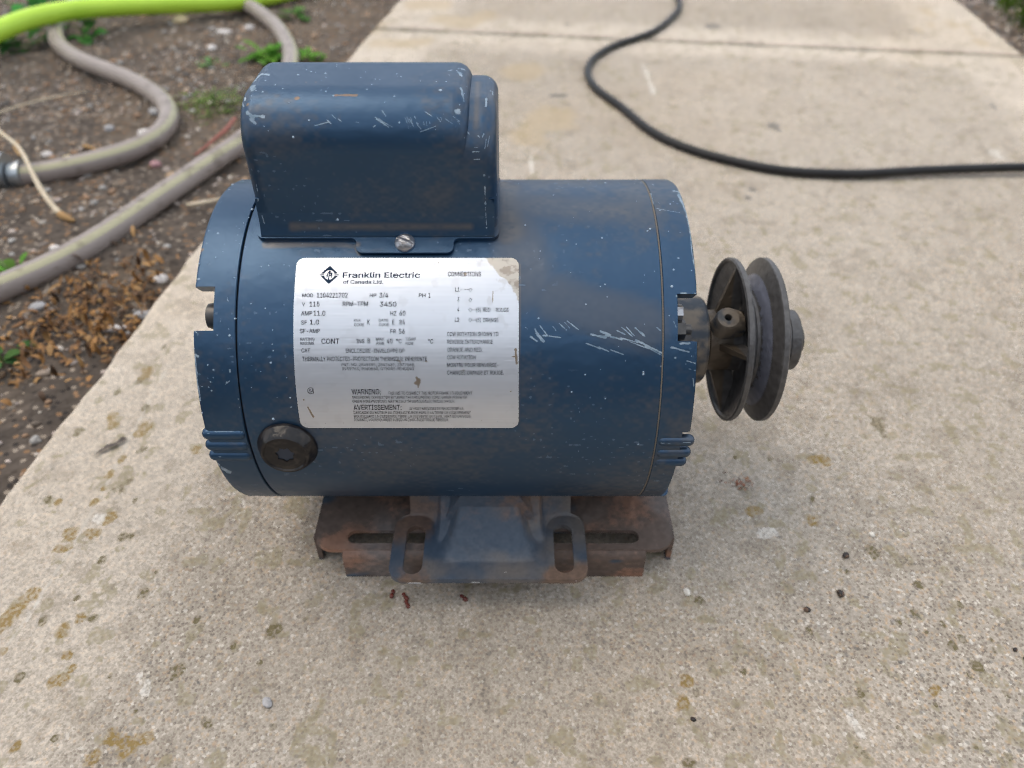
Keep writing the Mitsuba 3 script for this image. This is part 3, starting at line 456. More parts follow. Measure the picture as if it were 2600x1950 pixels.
def slab(y0, y1):
    """outline between two joints, a rounded top arris and an uneven edge"""
    gap = 0.0036
    xs = np.linspace(0, 1, 160)
    pts = []
    for at, s, rev_ in ((y0, gap, False), (y1, -gap, True)):
        a = np.array([edge_x(LEFT_EDGE, at + 0.03), 0]); b = np.array([edge_x(RIGHT_EDGE, at - 0.1), 0])
        row = [(x, joint_y(x, at) + s) for x in a[0] + (b[0] - a[0]) * xs]
        pts.append(row)
    (l0, r0), (l1, r1) = (pts[0][0], pts[0][-1]), (pts[1][0], pts[1][-1])
    ys = np.linspace(0, 1, 220)[1:-1]
    right = [(edge_x(RIGHT_EDGE, y), y) for y in r0[1] + (r1[1] - r0[1]) * ys]
    left = [(edge_x(LEFT_EDGE, y), y) for y in l1[1] + (l0[1] - l1[1]) * ys]
    ring = np.array(pts[0] + right + pts[1][::-1] + left)
    t = np.roll(ring, -1, 0) - np.roll(ring, 1, 0)
    nrm = np.stack([t[:, 1], -t[:, 0]], 1) / np.linalg.norm(t, axis=1, keepdims=True)
    wob = (meshkit.fbm(np.c_[ring * 30, ring[:, :1] * 0], 4, 5)[:, None] - 0.5) * 0.006
    ring = ring + nrm * (wob - 0.001)
    layers = [(0.0, -0.10), (0.0, -0.006), (0.0018, -0.002), (0.0050, -0.0004), (0.0090, 0.0)]
    n = len(ring)
    v = np.vstack([np.c_[ring - nrm * o, np.full(n, z)] for o, z in layers])
    f = []
    i = np.arange(n)
    for k in range(len(layers) - 1):
        a, b, c, d = k * n + i, k * n + (i + 1) % n, (k + 1) * n + (i + 1) % n, (k + 1) * n + i
        f += [np.stack([a, b, c], 1), np.stack([a, c, d], 1)]
    top = v[-n:, :2]
    tv, tf = trimesh.creation.triangulate_polygon(Polygon(top), engine='earcut')
    from scipy.spatial import cKDTree
    idx = cKDTree(top).query(np.asarray(tv)[:, :2])[1] + (len(layers) - 1) * n
    tf = idx[np.asarray(tf)]
    z = np.cross(v[tf[:, 1]] - v[tf[:, 0]], v[tf[:, 2]] - v[tf[:, 0]])[:, 2]
    tf[z < 0] = tf[z < 0][:, ::-1]
    return trimesh.Trimesh(v, np.vstack(f + [tf]), process=False)


JOINTS = [-1.75, -0.43, 0.889, 2.20, 3.55, 5.0]
tag('walkway', kind='structure')
for a, b in zip(JOINTS[:-1], JOINTS[1:]):
    obj('slab', slab(a, b), 'concrete', 'walkway', smooth=40)
for j in JOINTS[1:-1]:
    a, b = edge_x(LEFT_EDGE, j) + 0.004, edge_x(RIGHT_EDGE, j - 0.1) - 0.004
    xs = np.linspace(a, b, 240)
    rows = []
    for k, w in enumerate((-0.0070, -0.0020, 0.0020, 0.0070)):
        yy = joint_y(xs, j) + w
        zz = -0.0075 + 0.0045 * (meshkit.fbm(np.stack([xs * 55, yy * 200, 0 * xs], 1), 4, 8) - 0.5)
        rows.append(np.stack([xs, yy, zz], 1))
    v = np.stack(rows, 1).reshape(-1, 3)
    ii, jj = np.meshgrid(np.arange(239), np.arange(3), indexing='ij')
    q = np.stack([ii * 4 + jj, (ii + 1) * 4 + jj, (ii + 1) * 4 + jj + 1, ii * 4 + jj + 1], -1).reshape(-1, 4)
    obj('joint_dirt', (v, q), 'joint_dirt', 'walkway', label='thin line of dark mossy dirt in the joint', smooth=True)


def soil_z(x, y):
    p = np.stack([x, y, 0 * x], -1)
    h = -0.011 + 0.016 * (meshkit.fbm(p * 7, 4, 1) - 0.5) + 0.007 * (meshkit.fbm(p * 45, 4, 2) - 0.5)
    ins = np.minimum(x - edge_x(LEFT_EDGE, y), edge_x(RIGHT_EDGE, y) - x)
    h = h - 0.004 * np.exp(-np.abs(ins) / 0.02)
    return np.where(ins > 0.012, -0.06, h)


gx = np.unique(np.r_[np.linspace(-60, -3, 14), np.linspace(-3, -1.25, 14), np.linspace(-1.25, -0.15, 260), np.linspace(-0.15, 0.66, 14), np.linspace(0.66, 1.3, 110), np.linspace(1.3, 3, 24), np.linspace(3, 60, 14)])
gy = np.unique(np.r_[np.linspace(-60, -3, 14), np.linspace(-3, -0.3, 24), np.linspace(-0.3, 1.6, 430), np.linspace(1.6, 3, 30), np.linspace(3, 60, 16)])
X, Y = np.meshgrid(gx, gy, indexing='ij')
V = np.stack([X, Y, soil_z(X.ravel(), Y.ravel()).reshape(X.shape)], -1).reshape(-1, 3)
ii, jj = np.meshgrid(np.arange(len(gx) - 1), np.arange(len(gy) - 1), indexing='ij')
q = np.stack([ii * len(gy) + jj, (ii + 1) * len(gy) + jj, (ii + 1) * len(gy) + jj + 1, ii * len(gy) + jj + 1], -1).reshape(-1, 4)
obj('ground', (V, q), 'soil', kind='structure', smooth=True)


def stones(pos, rad, colors, squash=(0.5, 0.9), seed=1):
    """one mesh of many uneven little stones, coloured one by one"""
    r = np.random.default_rng(seed)
    base = trimesh.creation.icosphere(subdivisions=1)
    bv, bf = np.array(base.vertices), np.array(base.faces)
    n = len(pos)
    k = r.integers(0, 24, n)
    shapes = np.stack([bv * (0.75 + 0.5 * meshkit.noise(bv * 1.3 + 10 * s, s)[:, None]) for s in range(24)])
    v = shapes[k] * np.stack([rad * r.uniform(0.8, 1.5, n), rad * r.uniform(0.7, 1.1, n), rad * r.uniform(*squash, n)], 1)[:, None]
    a = r.uniform(0, 2 * np.pi, n)
    ca, sa = np.cos(a)[:, None], np.sin(a)[:, None]
    v = np.stack([v[..., 0] * ca - v[..., 1] * sa, v[..., 0] * sa + v[..., 1] * ca, v[..., 2]], -1) + pos[:, None]
    f = (bf[None] + (np.arange(n) * len(bv))[:, None, None]).reshape(-1, 3)
    return (v.reshape(-1, 3), f), np.repeat(colors, len(bv), 0)


PEBBLE_COLORS = np.array([(0.36, 0.28, 0.21), (0.40, 0.33, 0.29), (0.27, 0.165, 0.10), (0.33, 0.31, 0.29), (0.22, 0.17, 0.13), (0.16, 0.13, 0.11), (0.48, 0.42, 0.36), (0.36, 0.24, 0.155), (0.10, 0.085, 0.075)])
n = 17000
px = rng.uniform(-1.15, -0.17, n); py = rng.uniform(-0.15, 1.55, n)
clump = meshkit.fbm(np.stack([px * 9, py * 9, 0 * px], 1), 3, 21)
keep = (px < edge_x(LEFT_EDGE, py) - 0.004) & (rng.random(n) < np.clip((clump - 0.2) * 2.4, 0.15, 1))
px, py = px[keep], py[keep]
rad = np.clip(rng.lognormal(-6.35, 0.45, len(px)), 0.0008, 0.0042)
col = PEBBLE_COLORS[rng.choice(9, len(px), p=[.17, .14, .14, .12, .13, .1, .06, .09, .05])] * rng.uniform(0.55, 1.25, (len(px), 1))
# the strip of litter along the lawn
m = 1600
qx = rng.uniform(0, 0.11, m) ** 1.0; qy = rng.uniform(0.4, 2.0, m)
qx = edge_x(RIGHT_EDGE, qy) + 0.004 + qx
px, py, rad = np.r_[px, qx], np.r_[py, qy], np.r_[rad, np.clip(rng.lognormal(-5.9, 0.4, m), 0.001, 0.006)]
col = np.vstack([col, PEBBLE_COLORS[rng.choice([1, 3, 4, 6, 0], m)] * rng.uniform(0.7, 1.15, (m, 1))])
mesh, vc = stones(np.stack([px, py, soil_z(px, py) + rad * 0.15], 1), rad, col, seed=2)
obj('gravel', mesh, 'tinted', label='small tan, grey and rust coloured pebbles strewn over the bare soil', cat='gravel', kind='stuff', smooth=True, color=vc)


def strips(base, direction, length, width, bend, colors, seg=4, droop=0.0, rise=None):
    """one mesh of many tapered, bent blades (leaves, grass, husks); base (n, 3), direction (n,) angle in plan, rise (n,) start slope"""
    n = len(base)
    t = np.linspace(0, 1, seg + 1)
    d = np.stack([np.cos(direction), np.sin(direction), 0 * direction], 1)
    s = np.stack([-np.sin(direction), np.cos(direction), 0 * direction], 1)
    ang = rise[:, None] - bend[:, None] * t[None]
    out = np.cumsum(np.c_[np.zeros(n), np.cos(ang[:, :-1])], 1) / seg * length[:, None]
    up = np.cumsum(np.c_[np.zeros(n), np.sin(ang[:, :-1])], 1) / seg * length[:, None]
    w = width[:, None] * (np.sin(np.pi * np.clip(0.12 + 0.86 * t, 0, 1)) ** 0.8)[None]
    mid = base[:, None] + out[..., None] * d[:, None] + up[..., None] * np.array([0, 0, 1.0])
    a, b = mid - s[:, None] * w[..., None], mid + s[:, None] * w[..., None]
    a[..., 2] += 0.25 * w; b[..., 2] += 0.25 * w
    v = np.stack([a, mid, b], 2).reshape(-1, 3)
    k = np.arange(seg)
    f1 = []
    for c in (0, 1):
        f1 += [np.stack([k * 3 + c, k * 3 + 3 + c, k * 3 + 4 + c], 1), np.stack([k * 3 + c, k * 3 + 4 + c, k * 3 + 1 + c], 1)]
    f1 = np.vstack(f1)
    f = (f1[None] + (np.arange(n) * 3 * (seg + 1))[:, None, None]).reshape(-1, 3)
    return (v, f), np.repeat(colors, 3 * (seg + 1), 0)


# lawn to the right of the walkway
n = 26000
bx, by = rng.uniform(0, 1.5, n) ** 1.15, rng.uniform(0.35, 3.0, n)
bx = edge_x(RIGHT_EDGE, by) + 0.045 + bx + 0.03 * (meshkit.noise(np.stack([by * 14, bx, 0 * bx], 1), 3) - 0.3)
hgt = rng.uniform(0.025, 0.075, n)
col = np.array([(0.055, 0.10, 0.012), (0.075, 0.13, 0.018), (0.035, 0.065, 0.010), (0.16, 0.15, 0.06)])[rng.choice(4, n, p=[.42, .3, .22, .06])] * rng.uniform(0.7, 1.3, (n, 1))
mesh, vc = strips(np.stack([bx, by, soil_z(bx, by) - 0.003], 1), rng.uniform(0, 2 * np.pi, n), hgt, rng.uniform(0.0010, 0.0021, n), rng.uniform(0.2, 1.4, n), col, 3, rise=rng.uniform(0.9, 1.5, n))
obj('grass', mesh, 'leaf', label='dark green lawn grass beyond the far right corner of the walkway', cat='grass', kind='stuff', smooth=True, color=vc)

# ------------------------------------------------------------------ the sliding base under the motor
def G(m):
    return mm(m, 0.0)


base_key = thing('mounting_base', 'rusty brown slotted steel sliding base lying on the concrete under the blue motor', 'motor base')
outline = sbox(-107.6, -70.6, 88.0, 70.6).buffer(-11).buffer(11, quad_segs=12)
plate = shp(outline, 2.5, 18.0)
for s in (1, -1):
    for x0, x1 in ((-90.0, -26.0), (2.0, 69.4)):
        plate -= slot(x0, x1, *((-66.3, -57.6) if s > 0 else (57.6, 66.3)), 10, 30)
# pressed-down ends
obj('top_plate', G(plate), 'rusty_steel', base_key)
arc = lambda r, a0, a1, n=10: [(-67.5 + r * math.cos(a), 14.5 + r * math.sin(a)) for a in np.linspace(a0, a1, n)]
prof = arc(6.0, math.pi / 2, math.pi) + [(-73.5, 0.3), (-71.0, 0.3)] + arc(3.5, math.pi, math.pi / 2)
lip = prism_x(prof, -91.6, 72.2)
obj('front_lip', G(lip), 'rusty_steel', base_key)
obj('rear_lip', G(lip.mirror((0, 1, 0))), 'rusty_steel', base_key)
for x0 in (-108.9, 86.6):
    fl = box3(x0, x0 + 2.7, -62.0, 62.0, 0.2, 19.2)
    cut = shp(Polygon([(-62.5, 0), (-62.5, 7), (-57, 0)]), 400, -200)
    obj('end_flange', G(fl), 'rusty_steel', base_key)

# ------------------------------------------------------------------ the motor (millimetres about its axis)
M = thing('electric_motor', 'worn blue electric motor with capacitor box, silver rating plate and grooved pulley', 'motor')
TH = lambda m, th: m.rotate((-th, 0, 0))


def radial(m, u, th, r):
    a = math.radians(th)
    return m.rotate((90 - th, 0, 0)).translate((u, -r * math.cos(a), r * math.sin(a)))


shell = rev([(-117.3, 0), (-117.3, 82.2), (-116.9, 82.5), (63.8, 82.5), (64.1, 82.2), (64.1, 0)], 220)
obj('shell', mm(shell), 'blue_paint', M)
obj('seam', mm(cylx(-118.5, -116.5, 81.4, 160)), 'seam_dirt', M, label='dark grooved seam between shell and rear end bell')
obj('seam', mm(cylx(63.5, 65.2, 82.2, 160)), 'seam_dust', M, label='thin dusty seam near the pulley end')

bell = rev([(-118.0, 0), (-117.95, 82.2), (-118.3, 82.6), (-134.4, 82.6), (-135.8, 81.9), (-136.4, 80.4), (-136.4, 73.2), (-127.0, 72.6), (-127.6, 30), (-132.0, 27), (-132.0, 0)], 220)
for th in (47.0, 135, 225, -44.5):
    bell -= TH(box3(-142, -127.2, -95, -64, -9.6, 9.6), th)
    bell -= TH(m3.Manifold.cylinder(6.5, 8.8, 8.8, 40).rotate((0, 90, 0)).translate((-130.5, -70.5, 0)), th)
for th in (6.8, 2.3, -2.4, 173.2, 177.7, 182.4):
    r_ = m3.Manifold.batch_hull([m3.Manifold.sphere(2.9, 24).translate((x, -81.0, 0)) for x in (-135.2, -120.9)])
    bell += TH(r_, th)
    for dv in (-3.0, 3.0):
        pass
obj('end_bell', mm(bell), 'blue_paint', M)
for th in (47.0, -44.5):
    b = m3.Manifold.batch_hull([cylx(-128.5, -127.0, 6.2, 28), cylx(-133.0, -132.0, 5.6, 28)]).translate((0, -71.5, 0)) - box3(-140, -131.8, -73, -70, -9, 9)
    obj('through_bolt', mm(TH(b, th - 1.0)), 'dark_steel', M)

bell = rev([(64.7, 0), (64.7, 82.2), (65.0, 82.6), (77.6, 82.6), (79.0, 81.9), (79.5, 80.5), (79.5, 72.0), (71.3, 71.4), (83.5, 29), (84.0, 0)], 220)
for th in (44.3, 135, 225, -46.0):
    bell -= TH(box3(70.6, 90, -95, -62, -10.2, 10.2), th)
bell -= TH(m3.Manifold.cylinder(6, 12, 12, 40).rotate((0, 90, 0)).translate((66.5, -66, 0)), 44.3)
for th0, th1 in ((-36, 8), (172, 216)):
    wedge = [(0.0, 0.0)] + [(-100 * math.cos(math.radians(t)), 100 * math.sin(math.radians(t))) for t in np.linspace(th0, th1, 12)]
    bell -= prism_x(wedge[::-1], 75.6, 90) - cylx(60, 99, 68)
for th, x1 in ((4.1, 79.2), (-0.9, 78.6), (-5.3, 77.6), (176, 79), (181, 79), (185.3, 78)):
    bell += TH(m3.Manifold.batch_hull([m3.Manifold.sphere(2.7, 24).translate((x, -81.2, 0)) for x in (67.8, x1)]), th)
obj('end_bell', mm(bell), 'blue_paint', M, label='blue end bell on the pulley side')
b = m3.Manifold.batch_hull([cylx(70.0, 71.5, 5.0, 6), cylx(75.0, 75.6, 4.7, 6)]).translate((0, -72.0, -1.5)) + cylx(69, 78.5, 2.4, 20).translate((0, -72.0, -1.5))
obj('through_bolt', mm(TH(b, 42.4)), 'dark_steel', M)
obj('lock_nut', mm(TH(cylx(70.0, 74.5, 3.8, 6).translate((0, -73, 0)), 47.0)), 'bright_steel', M)
obj('bearing_hub', mm(rev([(82.0, 0), (82.0, 24.5), (92.0, 23.4), (98.8, 23.0), (100.0, 22.0), (100.2, 0)], 96)), 'hub_dust', M, label='dusty bearing hub in front of the pulley')
obj('shaft', mm(rev([(96, 0), (96, 8.0), (152.6, 8.0), (153.2, 7.4), (153.2, 0)], 64)), 'dark_steel', M)

# pulley
prof = [(101.5, 7.9), (101.5, 15.2), (102.3, 16), (118.4, 16), (119.2, 17), (119.3, 22), (115.6, 36), (114.4, 40.6), (113.2, 41.4), (112.8, 42.5), (113.5, 43.3), (115.4, 43.3), (116.2, 42.8), (122.0, 27), (122.8, 26.0), (124.2, 26.0), (125.0, 27),
        (129.6, 42.6), (130.3, 43.3), (132.5, 43.3), (133.3, 42.5), (132.7, 38), (128.8, 30), (130.4, 20), (131.6, 16.6), (140, 16.2), (140.4, 15.8), (143.6, 15.8), (144.0, 16.2), (148.6, 16.0), (149.4, 15.2), (149.4, 7.9)]
pul = rev(prof, 160)
for th in (104, 24, -64, 196):
    a = prism_x([(-15, -1.3), (-15, 1.3), (-40.5, 0.9), (-40.5, -0.9)], 107.5, 118.5)
    a = m3.Manifold.batch_hull([box3(106.5, 118.0, -16.5, -15.0, -1.6, 1.6), box3(114.2, 115.6, -40.0, -39.0, -1.0, 1.0), box3(117, 119, -23, -22, -1.6, 1.6)])
    pul += TH(a, th)
pul = pul - cylx(147, 160, 7.95, 48)
PK = obj('pulley', mm(pul), 'cast_zinc', M, label='single-groove grey cast pulley with dusty hollow back')
boss = m3.Manifold.batch_hull([m3.Manifold.cylinder(1, 6.6, 6.6, 32).translate((0, 0, -12)), m3.Manifold.cylinder(1.5, 6.0, 5.4, 32).translate((0, 0, 3.6)), m3.Manifold.cube((9, 10, 10), True).translate((5, 0, -4))])
boss -= m3.Manifold.cylinder(9, 1.9, 1.9, 24).translate((0, 0, -2))
BOSS = (108.3, 62.0, 22.0)
obj('set_screw_boss', mm(radial(boss, *BOSS)), 'hub_dust', PK, label='block with a dark set screw hole')
obj('set_screw', mm(radial(m3.Manifold.cylinder(3.0, 2.0, 1.6, 20), 140.5, 8.0, 15.4)), 'bright_steel', PK)

# capacitor box
def cover_body(x0, x1, top, yf, rf, r):
    """hull of balls: D-shaped section, every edge rounded"""
    pts = [(yf + r, 45.0)] + [(yf + rf + (rf - r) * math.cos(a), top - rf + (rf - r) * math.sin(a)) for a in np.linspace(math.pi, math.pi / 2, 26)]
    pts += [(18 + (15 - r) * math.cos(a), top - 15 + (15 - r) * math.sin(a)) for a in np.linspace(math.pi / 2, 0, 18)] + [(33 - r, 45.0)]
    balls = [m3.Manifold.sphere(r, 56).translate((x, y, z)) for x in (x0 + r, x1 - r) for y, z in pts]
    return m3.Manifold.batch_hull(balls)


cover = cover_body(-110.9, -17.4, 137.0, -27.2, 21.0, 7.0) + cover_body(-60, -6.2, 131.4, -26.7, 23.0, 6.5)
fil = [(-22, 96), (-26.4, 96), (-27.0, 93), (-27.2, 90), (-27.5, 87.2), (-27.9, 84.8), (-28.5, 82.4), (-29.2, 80.2), (-29.5, 79.3), (-28, 68), (-22, 68)]
cover += prism_x(fil[::-1], -109.4, -7.6)
CK = obj('capacitor_cover', mm(cover), 'blue_paint', M, label='rounded blue capacitor box with paint worn off its corners', smooth=50)
fo = unary_union([sbox(-112.0, 99.7, -5.7, 200.0)])
fo = fo.buffer(-4).buffer(4, quad_segs=8)
fo = unary_union([fo, sbox(-67.7, 92.3, -25.4, 112).buffer(-3).buffer(3, quad_segs=8)]).buffer(2.5, quad_segs=8).buffer(-2.5, quad_segs=8)
fo = fo.intersection(sbox(-200, 0, 200, 152))
obj('flange', wrap(shp(fo, 1.3, 0.75), 82.5, 2.5), 'blue_paint', CK, smooth=40)
sc = m3.Manifold.batch_hull([m3.Manifold.cylinder(1.2, 4.4, 4.4, 40), m3.Manifold.cylinder(2.2, 4.4, 3.8, 40), m3.Manifold.cylinder(3.1, 3.5, 2.4, 40)])
sc -= m3.Manifold.cube((12, 1.1, 3), True).translate((0, 0, 3.1)).rotate((0, 0, -24))
obj('screw', mm(radial(sc, -46.5, 67.3, 84.3)), 'bright_steel', CK, label='slotted round steel screw in the tab')

# plug
pl = rev([(-0.5, 0), (-0.5, 13.2), (0.8, 13.4), (1.6, 13.1), (5.4, 11.0), (6.2, 10.2), (6.2, 9.6), (5.6, 9.0), (5.6, 0)], 64).rotate((0, -90, 0))
star = Polygon([(r * math.cos(a), r * math.sin(a)) for a, r in zip(np.linspace(0, 2 * np.pi, 15)[:-1] + 0.2, [4.5, 3.4] * 7)])
pl = pl - shp(star, 3.0, 4.6)
PG = obj('hole_plug', mm(radial(pl, -100.7, 2.3, 82.5)), 'black_plug', M, label='round black hole plug with a star socket low on the shell')
scene['plug_socket'] = principled((0.035, 0.042, 0.058), 0.6, 0.3)
obj('socket_floor', mm(radial(shp(star.buffer(-0.05), 0.5, 4.5), -100.7, 2.3, 82.5)), 'plug_socket', PG)

# rating plate
PLATE_R = 83.0
NP = obj('rating_plate', wrap(shp(sbox(-93.0, 14.05, 2.9, 90.6).buffer(-3.6).buffer(3.6, quad_segs=10), 0.55, -0.05), 82.5, 2.5), 'brushed_plate', M, label='silver rating plate with printed ratings and wiring notes', smooth=40)
TEXT = [
('Franklin Electric',-72.68,-39.49,81.66,2.36,1),
('of Canada Ltd.',-72.28,-55.16,78.86,1.61,1),
('CONNECTIONS',-27.55,-13.27,82.26,2.04,0),
('MOD',-89.52,-84.81,72.87,1.56,0),
('1104221702',-83.29,-70.15,72.66,2.08,0),
('HP',-60.73,-57.82,72.87,1.56,0),
('3/4',-56.61,-52.80,72.66,2.08,0),
('PH',-39.77,-36.86,72.87,1.56,0),
('1',-35.65,-34.85,72.66,2.08,0),
('V',-89.37,-88.17,68.96,1.53,0),
('115',-86.26,-81.96,68.76,2.05,0),
('RPM-TPM',-72.15,-61.28,68.96,1.94,0),
('3450',-56.32,-49.21,68.76,2.05,0),
('AMP',-89.77,-84.97,64.91,1.82,0),
('11.0',-84.47,-79.37,64.86,2.02,0),
('HZ',-51.81,-49.16,64.86,1.82,0),
('60',-47.91,-45.31,64.86,2.02,0),
('SF',-89.68,-87.23,61.04,1.70,0),
('1.0',-86.03,-81.93,61.04,2.01,0),
('KVA',-67.19,-64.24,62.29,1.00,0),
('CODE',-67.18,-62.88,60.34,1.20,0),
('K',-61.53,-60.43,61.09,2.01,0),
('DATE',-56.69,-52.64,62.29,1.10,0),
('CODE',-56.63,-52.28,60.34,1.20,0),
('E',-50.93,-49.94,61.09,2.01,0),
('84',-47.89,-45.54,61.09,2.01,0),
('SF-AMP',-90.23,-81.63,57.39,1.80,0),
('FR',-51.79,-49.34,57.29,1.70,0),
('56',-48.14,-45.54,57.14,2.00,0),
('RATING',-90.07,-83.92,54.20,1.20,0),
('REGIME',-90.10,-84.10,52.45,1.20,0),
('CONT',-81.09,-73.43,52.90,2.10,0),
('INS',-66.23,-62.77,53.10,1.70,0),
('B',-61.47,-60.27,53.10,2.00,0),
('MAX',-57.86,-54.36,54.20,1.20,0),
('AMB',-57.88,-54.38,52.45,1.20,0),
('40',-53.32,-50.77,53.00,2.00,0),
('°C',-49.27,-46.87,53.10,1.80,0),
('TEMP',-45.21,-40.85,54.25,1.20,0),
('RISE',-45.22,-41.87,52.40,1.20,0),
('°C',-35.76,-33.46,53.00,1.80,0),
('CAT',-89.69,-85.94,49.19,1.70,1),
('ENCLOSURE-ENVELOPPE DP',-70.77,-45.72,49.04,1.71,1),
('THERMALLY PROTECTED-PROTECTION THERMIQUE INHERENTE',-89.44,-36.26,45.51,1.82,1),
('PAT. NO. 2849695, 2847629, 2877068,',-72.77,-41.48,43.33,1.22,0),
('3159763, 3060860, OTHERS PENDING',-72.70,-41.88,41.54,1.23,0),
('WARNING:',-69.15,-56.51,30.77,2.37,0),
('FAILURE TO CONNECT THE MOTOR FRAME TO EQUIPMENT',-53.33,-17.20,30.60,1.40,0),
('GROUNDING CONDUCTOR BY USING THE GROUNDING CORD, GREEN SCREW OR',-69.09,-19.36,28.80,1.20,0),
('GREEN WIRE PROVIDED, MAY RESULT IN SERIOUS ELECTRICAL SHOCK.',-69.08,-24.65,26.92,1.22,0),
('AVERTISSEMENT:',-68.91,-48.03,23.43,2.38,0),
('SI VOUS NÉGLIGEZ DE RACCORDER LA',-44.76,-21.02,23.43,1.25,0),
("CARCASSE DU MOTEUR AU CONDUCTEUR DE MISE À LA TERRE DE L'ÉQUIPEMENT",-69.08,-18.00,21.46,1.27,0),
("EN UTILISANT LE CORDON DE TERRE, LA VIS VERTE OU LE FIL VERT QU'ON VOUS",-69.10,-18.04,19.58,1.30,0),
('FOURNIT, VOUS POURRIEZ SUBIR UN CHOC ÉLECTRIQUE SÉRIEUX.',-69.17,-27.62,17.79,1.32,0),
('L1',-24.30,-22.39,75.37,1.79,0),
('3',-23.30,-22.44,70.96,1.75,0),
('4',-23.26,-22.46,66.63,1.73,0),
('L2',-24.29,-22.44,62.19,1.71,0),
('(8)',-15.16,-13.30,66.52,1.73,0),
('RED',-12.40,-9.20,66.52,1.73,0),
('ROUGE',-6.90,-1.40,66.42,1.73,0),
('(5)',-15.14,-13.29,62.09,1.71,0),
('ORANGE',-12.39,-5.79,62.09,1.71,0),
('CCW ROTATION SHOWN TO',-27.59,-5.79,56.14,1.70,0),
('REVERSE INTERCHANGE',-27.56,-8.10,52.85,1.70,0),
('ORANGE AND RED.',-27.59,-12.56,49.49,1.70,0),
('CCW ROTATION',-27.63,-15.49,46.27,1.71,0),
('MONTRE POUR RENVERSE-',-27.78,-5.72,42.92,1.73,0),
('CHANGES ORANGE ET ROUGE.',-27.74,-3.42,39.59,1.75,0)]


def flat_only(m):
    keep = m.face_normals[:, 2] > 0.5
    return trimesh.Trimesh(m.vertices, m.faces[keep], process=False)


def lettering(text, u0, u1, v, h, bold):
    m = meshkit.text_mesh(text, 1.0, 0.1, bold=True)
    m = flat_only(m)
    V_ = np.array(m.vertices)
    x0, x1 = V_[:, 0].min(), V_[:, 0].max()
    V_[:, 0] = u0 + (V_[:, 0] - x0) / (x1 - x0) * (u1 - u0)
    V_[:, 1] = v + V_[:, 1] * h
    V_[:, 2] = 0.11
    return trimesh.Trimesh(V_, m.faces, process=False)


def flat_shape(polys):
    out = []
    for p in polys:
        for g in getattr(p, 'geoms', [p]):
            m = flat_only(trimesh.creation.extrude_polygon(g, 0.1, engine='earcut'))
            V_ = np.array(m.vertices)
            V_[:, 2] = 0.11
            out.append(trimesh.Trimesh(V_, m.faces, process=False))
    return trimesh.util.concatenate(out)


ring = lambda x, y, r, w: Point(x, y).buffer(r + w / 2).difference(Point(x, y).buffer(r - w / 2))
line = lambda a, b, w: LineString([a, b]).buffer(w / 2, cap_style='flat')
signs = [ring(-17.73, y, 0.62, 0.2) for y in (76.1, 71.63, 67.29, 62.95)]
signs += [line((-22.15, 76.1), (-21.15, 76.1), 0.2), line((-20.5, 76.1), (-18.4, 76.1), 0.2), line((-17.0, 67.29), (-15.05, 67.29), 0.2), line((-17.0, 62.95), (-15.05, 62.95), 0.2)]
body = trimesh.util.concatenate([lettering(*t) for t in TEXT[2:]] + [flat_shape(signs)])
obj('lettering', wrap(body, PLATE_R, 3.0), 'ink', NP, smooth=True)
obj('maker_name', wrap(trimesh.util.concatenate([lettering(*t) for t in TEXT[:2]]), PLATE_R, 3.0), 'ink_blue', NP, smooth=True)
ex, ey, er = -78.45, 82.95, 4.25
dia = Polygon([(ex - er, ey), (ex, ey - er), (ex + er, ey), (ex, ey + er)]).difference(Point(ex, ey).buffer(2.25))
dia = dia.difference(sbox(ex - 6, ey - 0.55, ex + 6, ey - 0.2)).difference(sbox(ex - 6, ey + 0.2, ex + 6, ey + 0.55))
fe = unary_union([line((ex - 0.25, ey - 2.3), (ex + 0.1, ey + 2.0), 0.42), line((ex + 0.1, ey + 2.0), (ex - 1.1, ey - 0.4), 0.36), line((ex + 0.1, ey + 2.0), (ex + 1.3, ey - 0.2), 0.36),
                  line((ex + 0.1, ey + 0.55), (ex + 1.25, ey + 0.75), 0.34), line((ex, ey - 0.35), (ex + 1.2, ey - 0.2), 0.34), line((ex + 1.0, ey - 1.4), (ex + 0.6, ey + 0.9), 0.36), line((ex - 1.0, ey - 1.4), (ex - 0.7, ey + 0.5), 0.36)])
obj('emblem', wrap(flat_shape([dia, fe]), PLATE_R, 3.0), 'ink_blue', NP, label='dark diamond emblem with a round centre', smooth=True)
c = Point(-86.66, 32.38).buffer(1.5).difference(Point(-86.66, 32.38).buffer(1.22)).difference(sbox(-85.9, 31.85, -84.3, 32.95))
obj('certification_mark', wrap(trimesh.util.concatenate([flat_shape([c]), lettering('SA', -87.5, -85.3, 31.65, 1.4, 0)]), PLATE_R, 3.0), 'ink', NP, smooth=True)

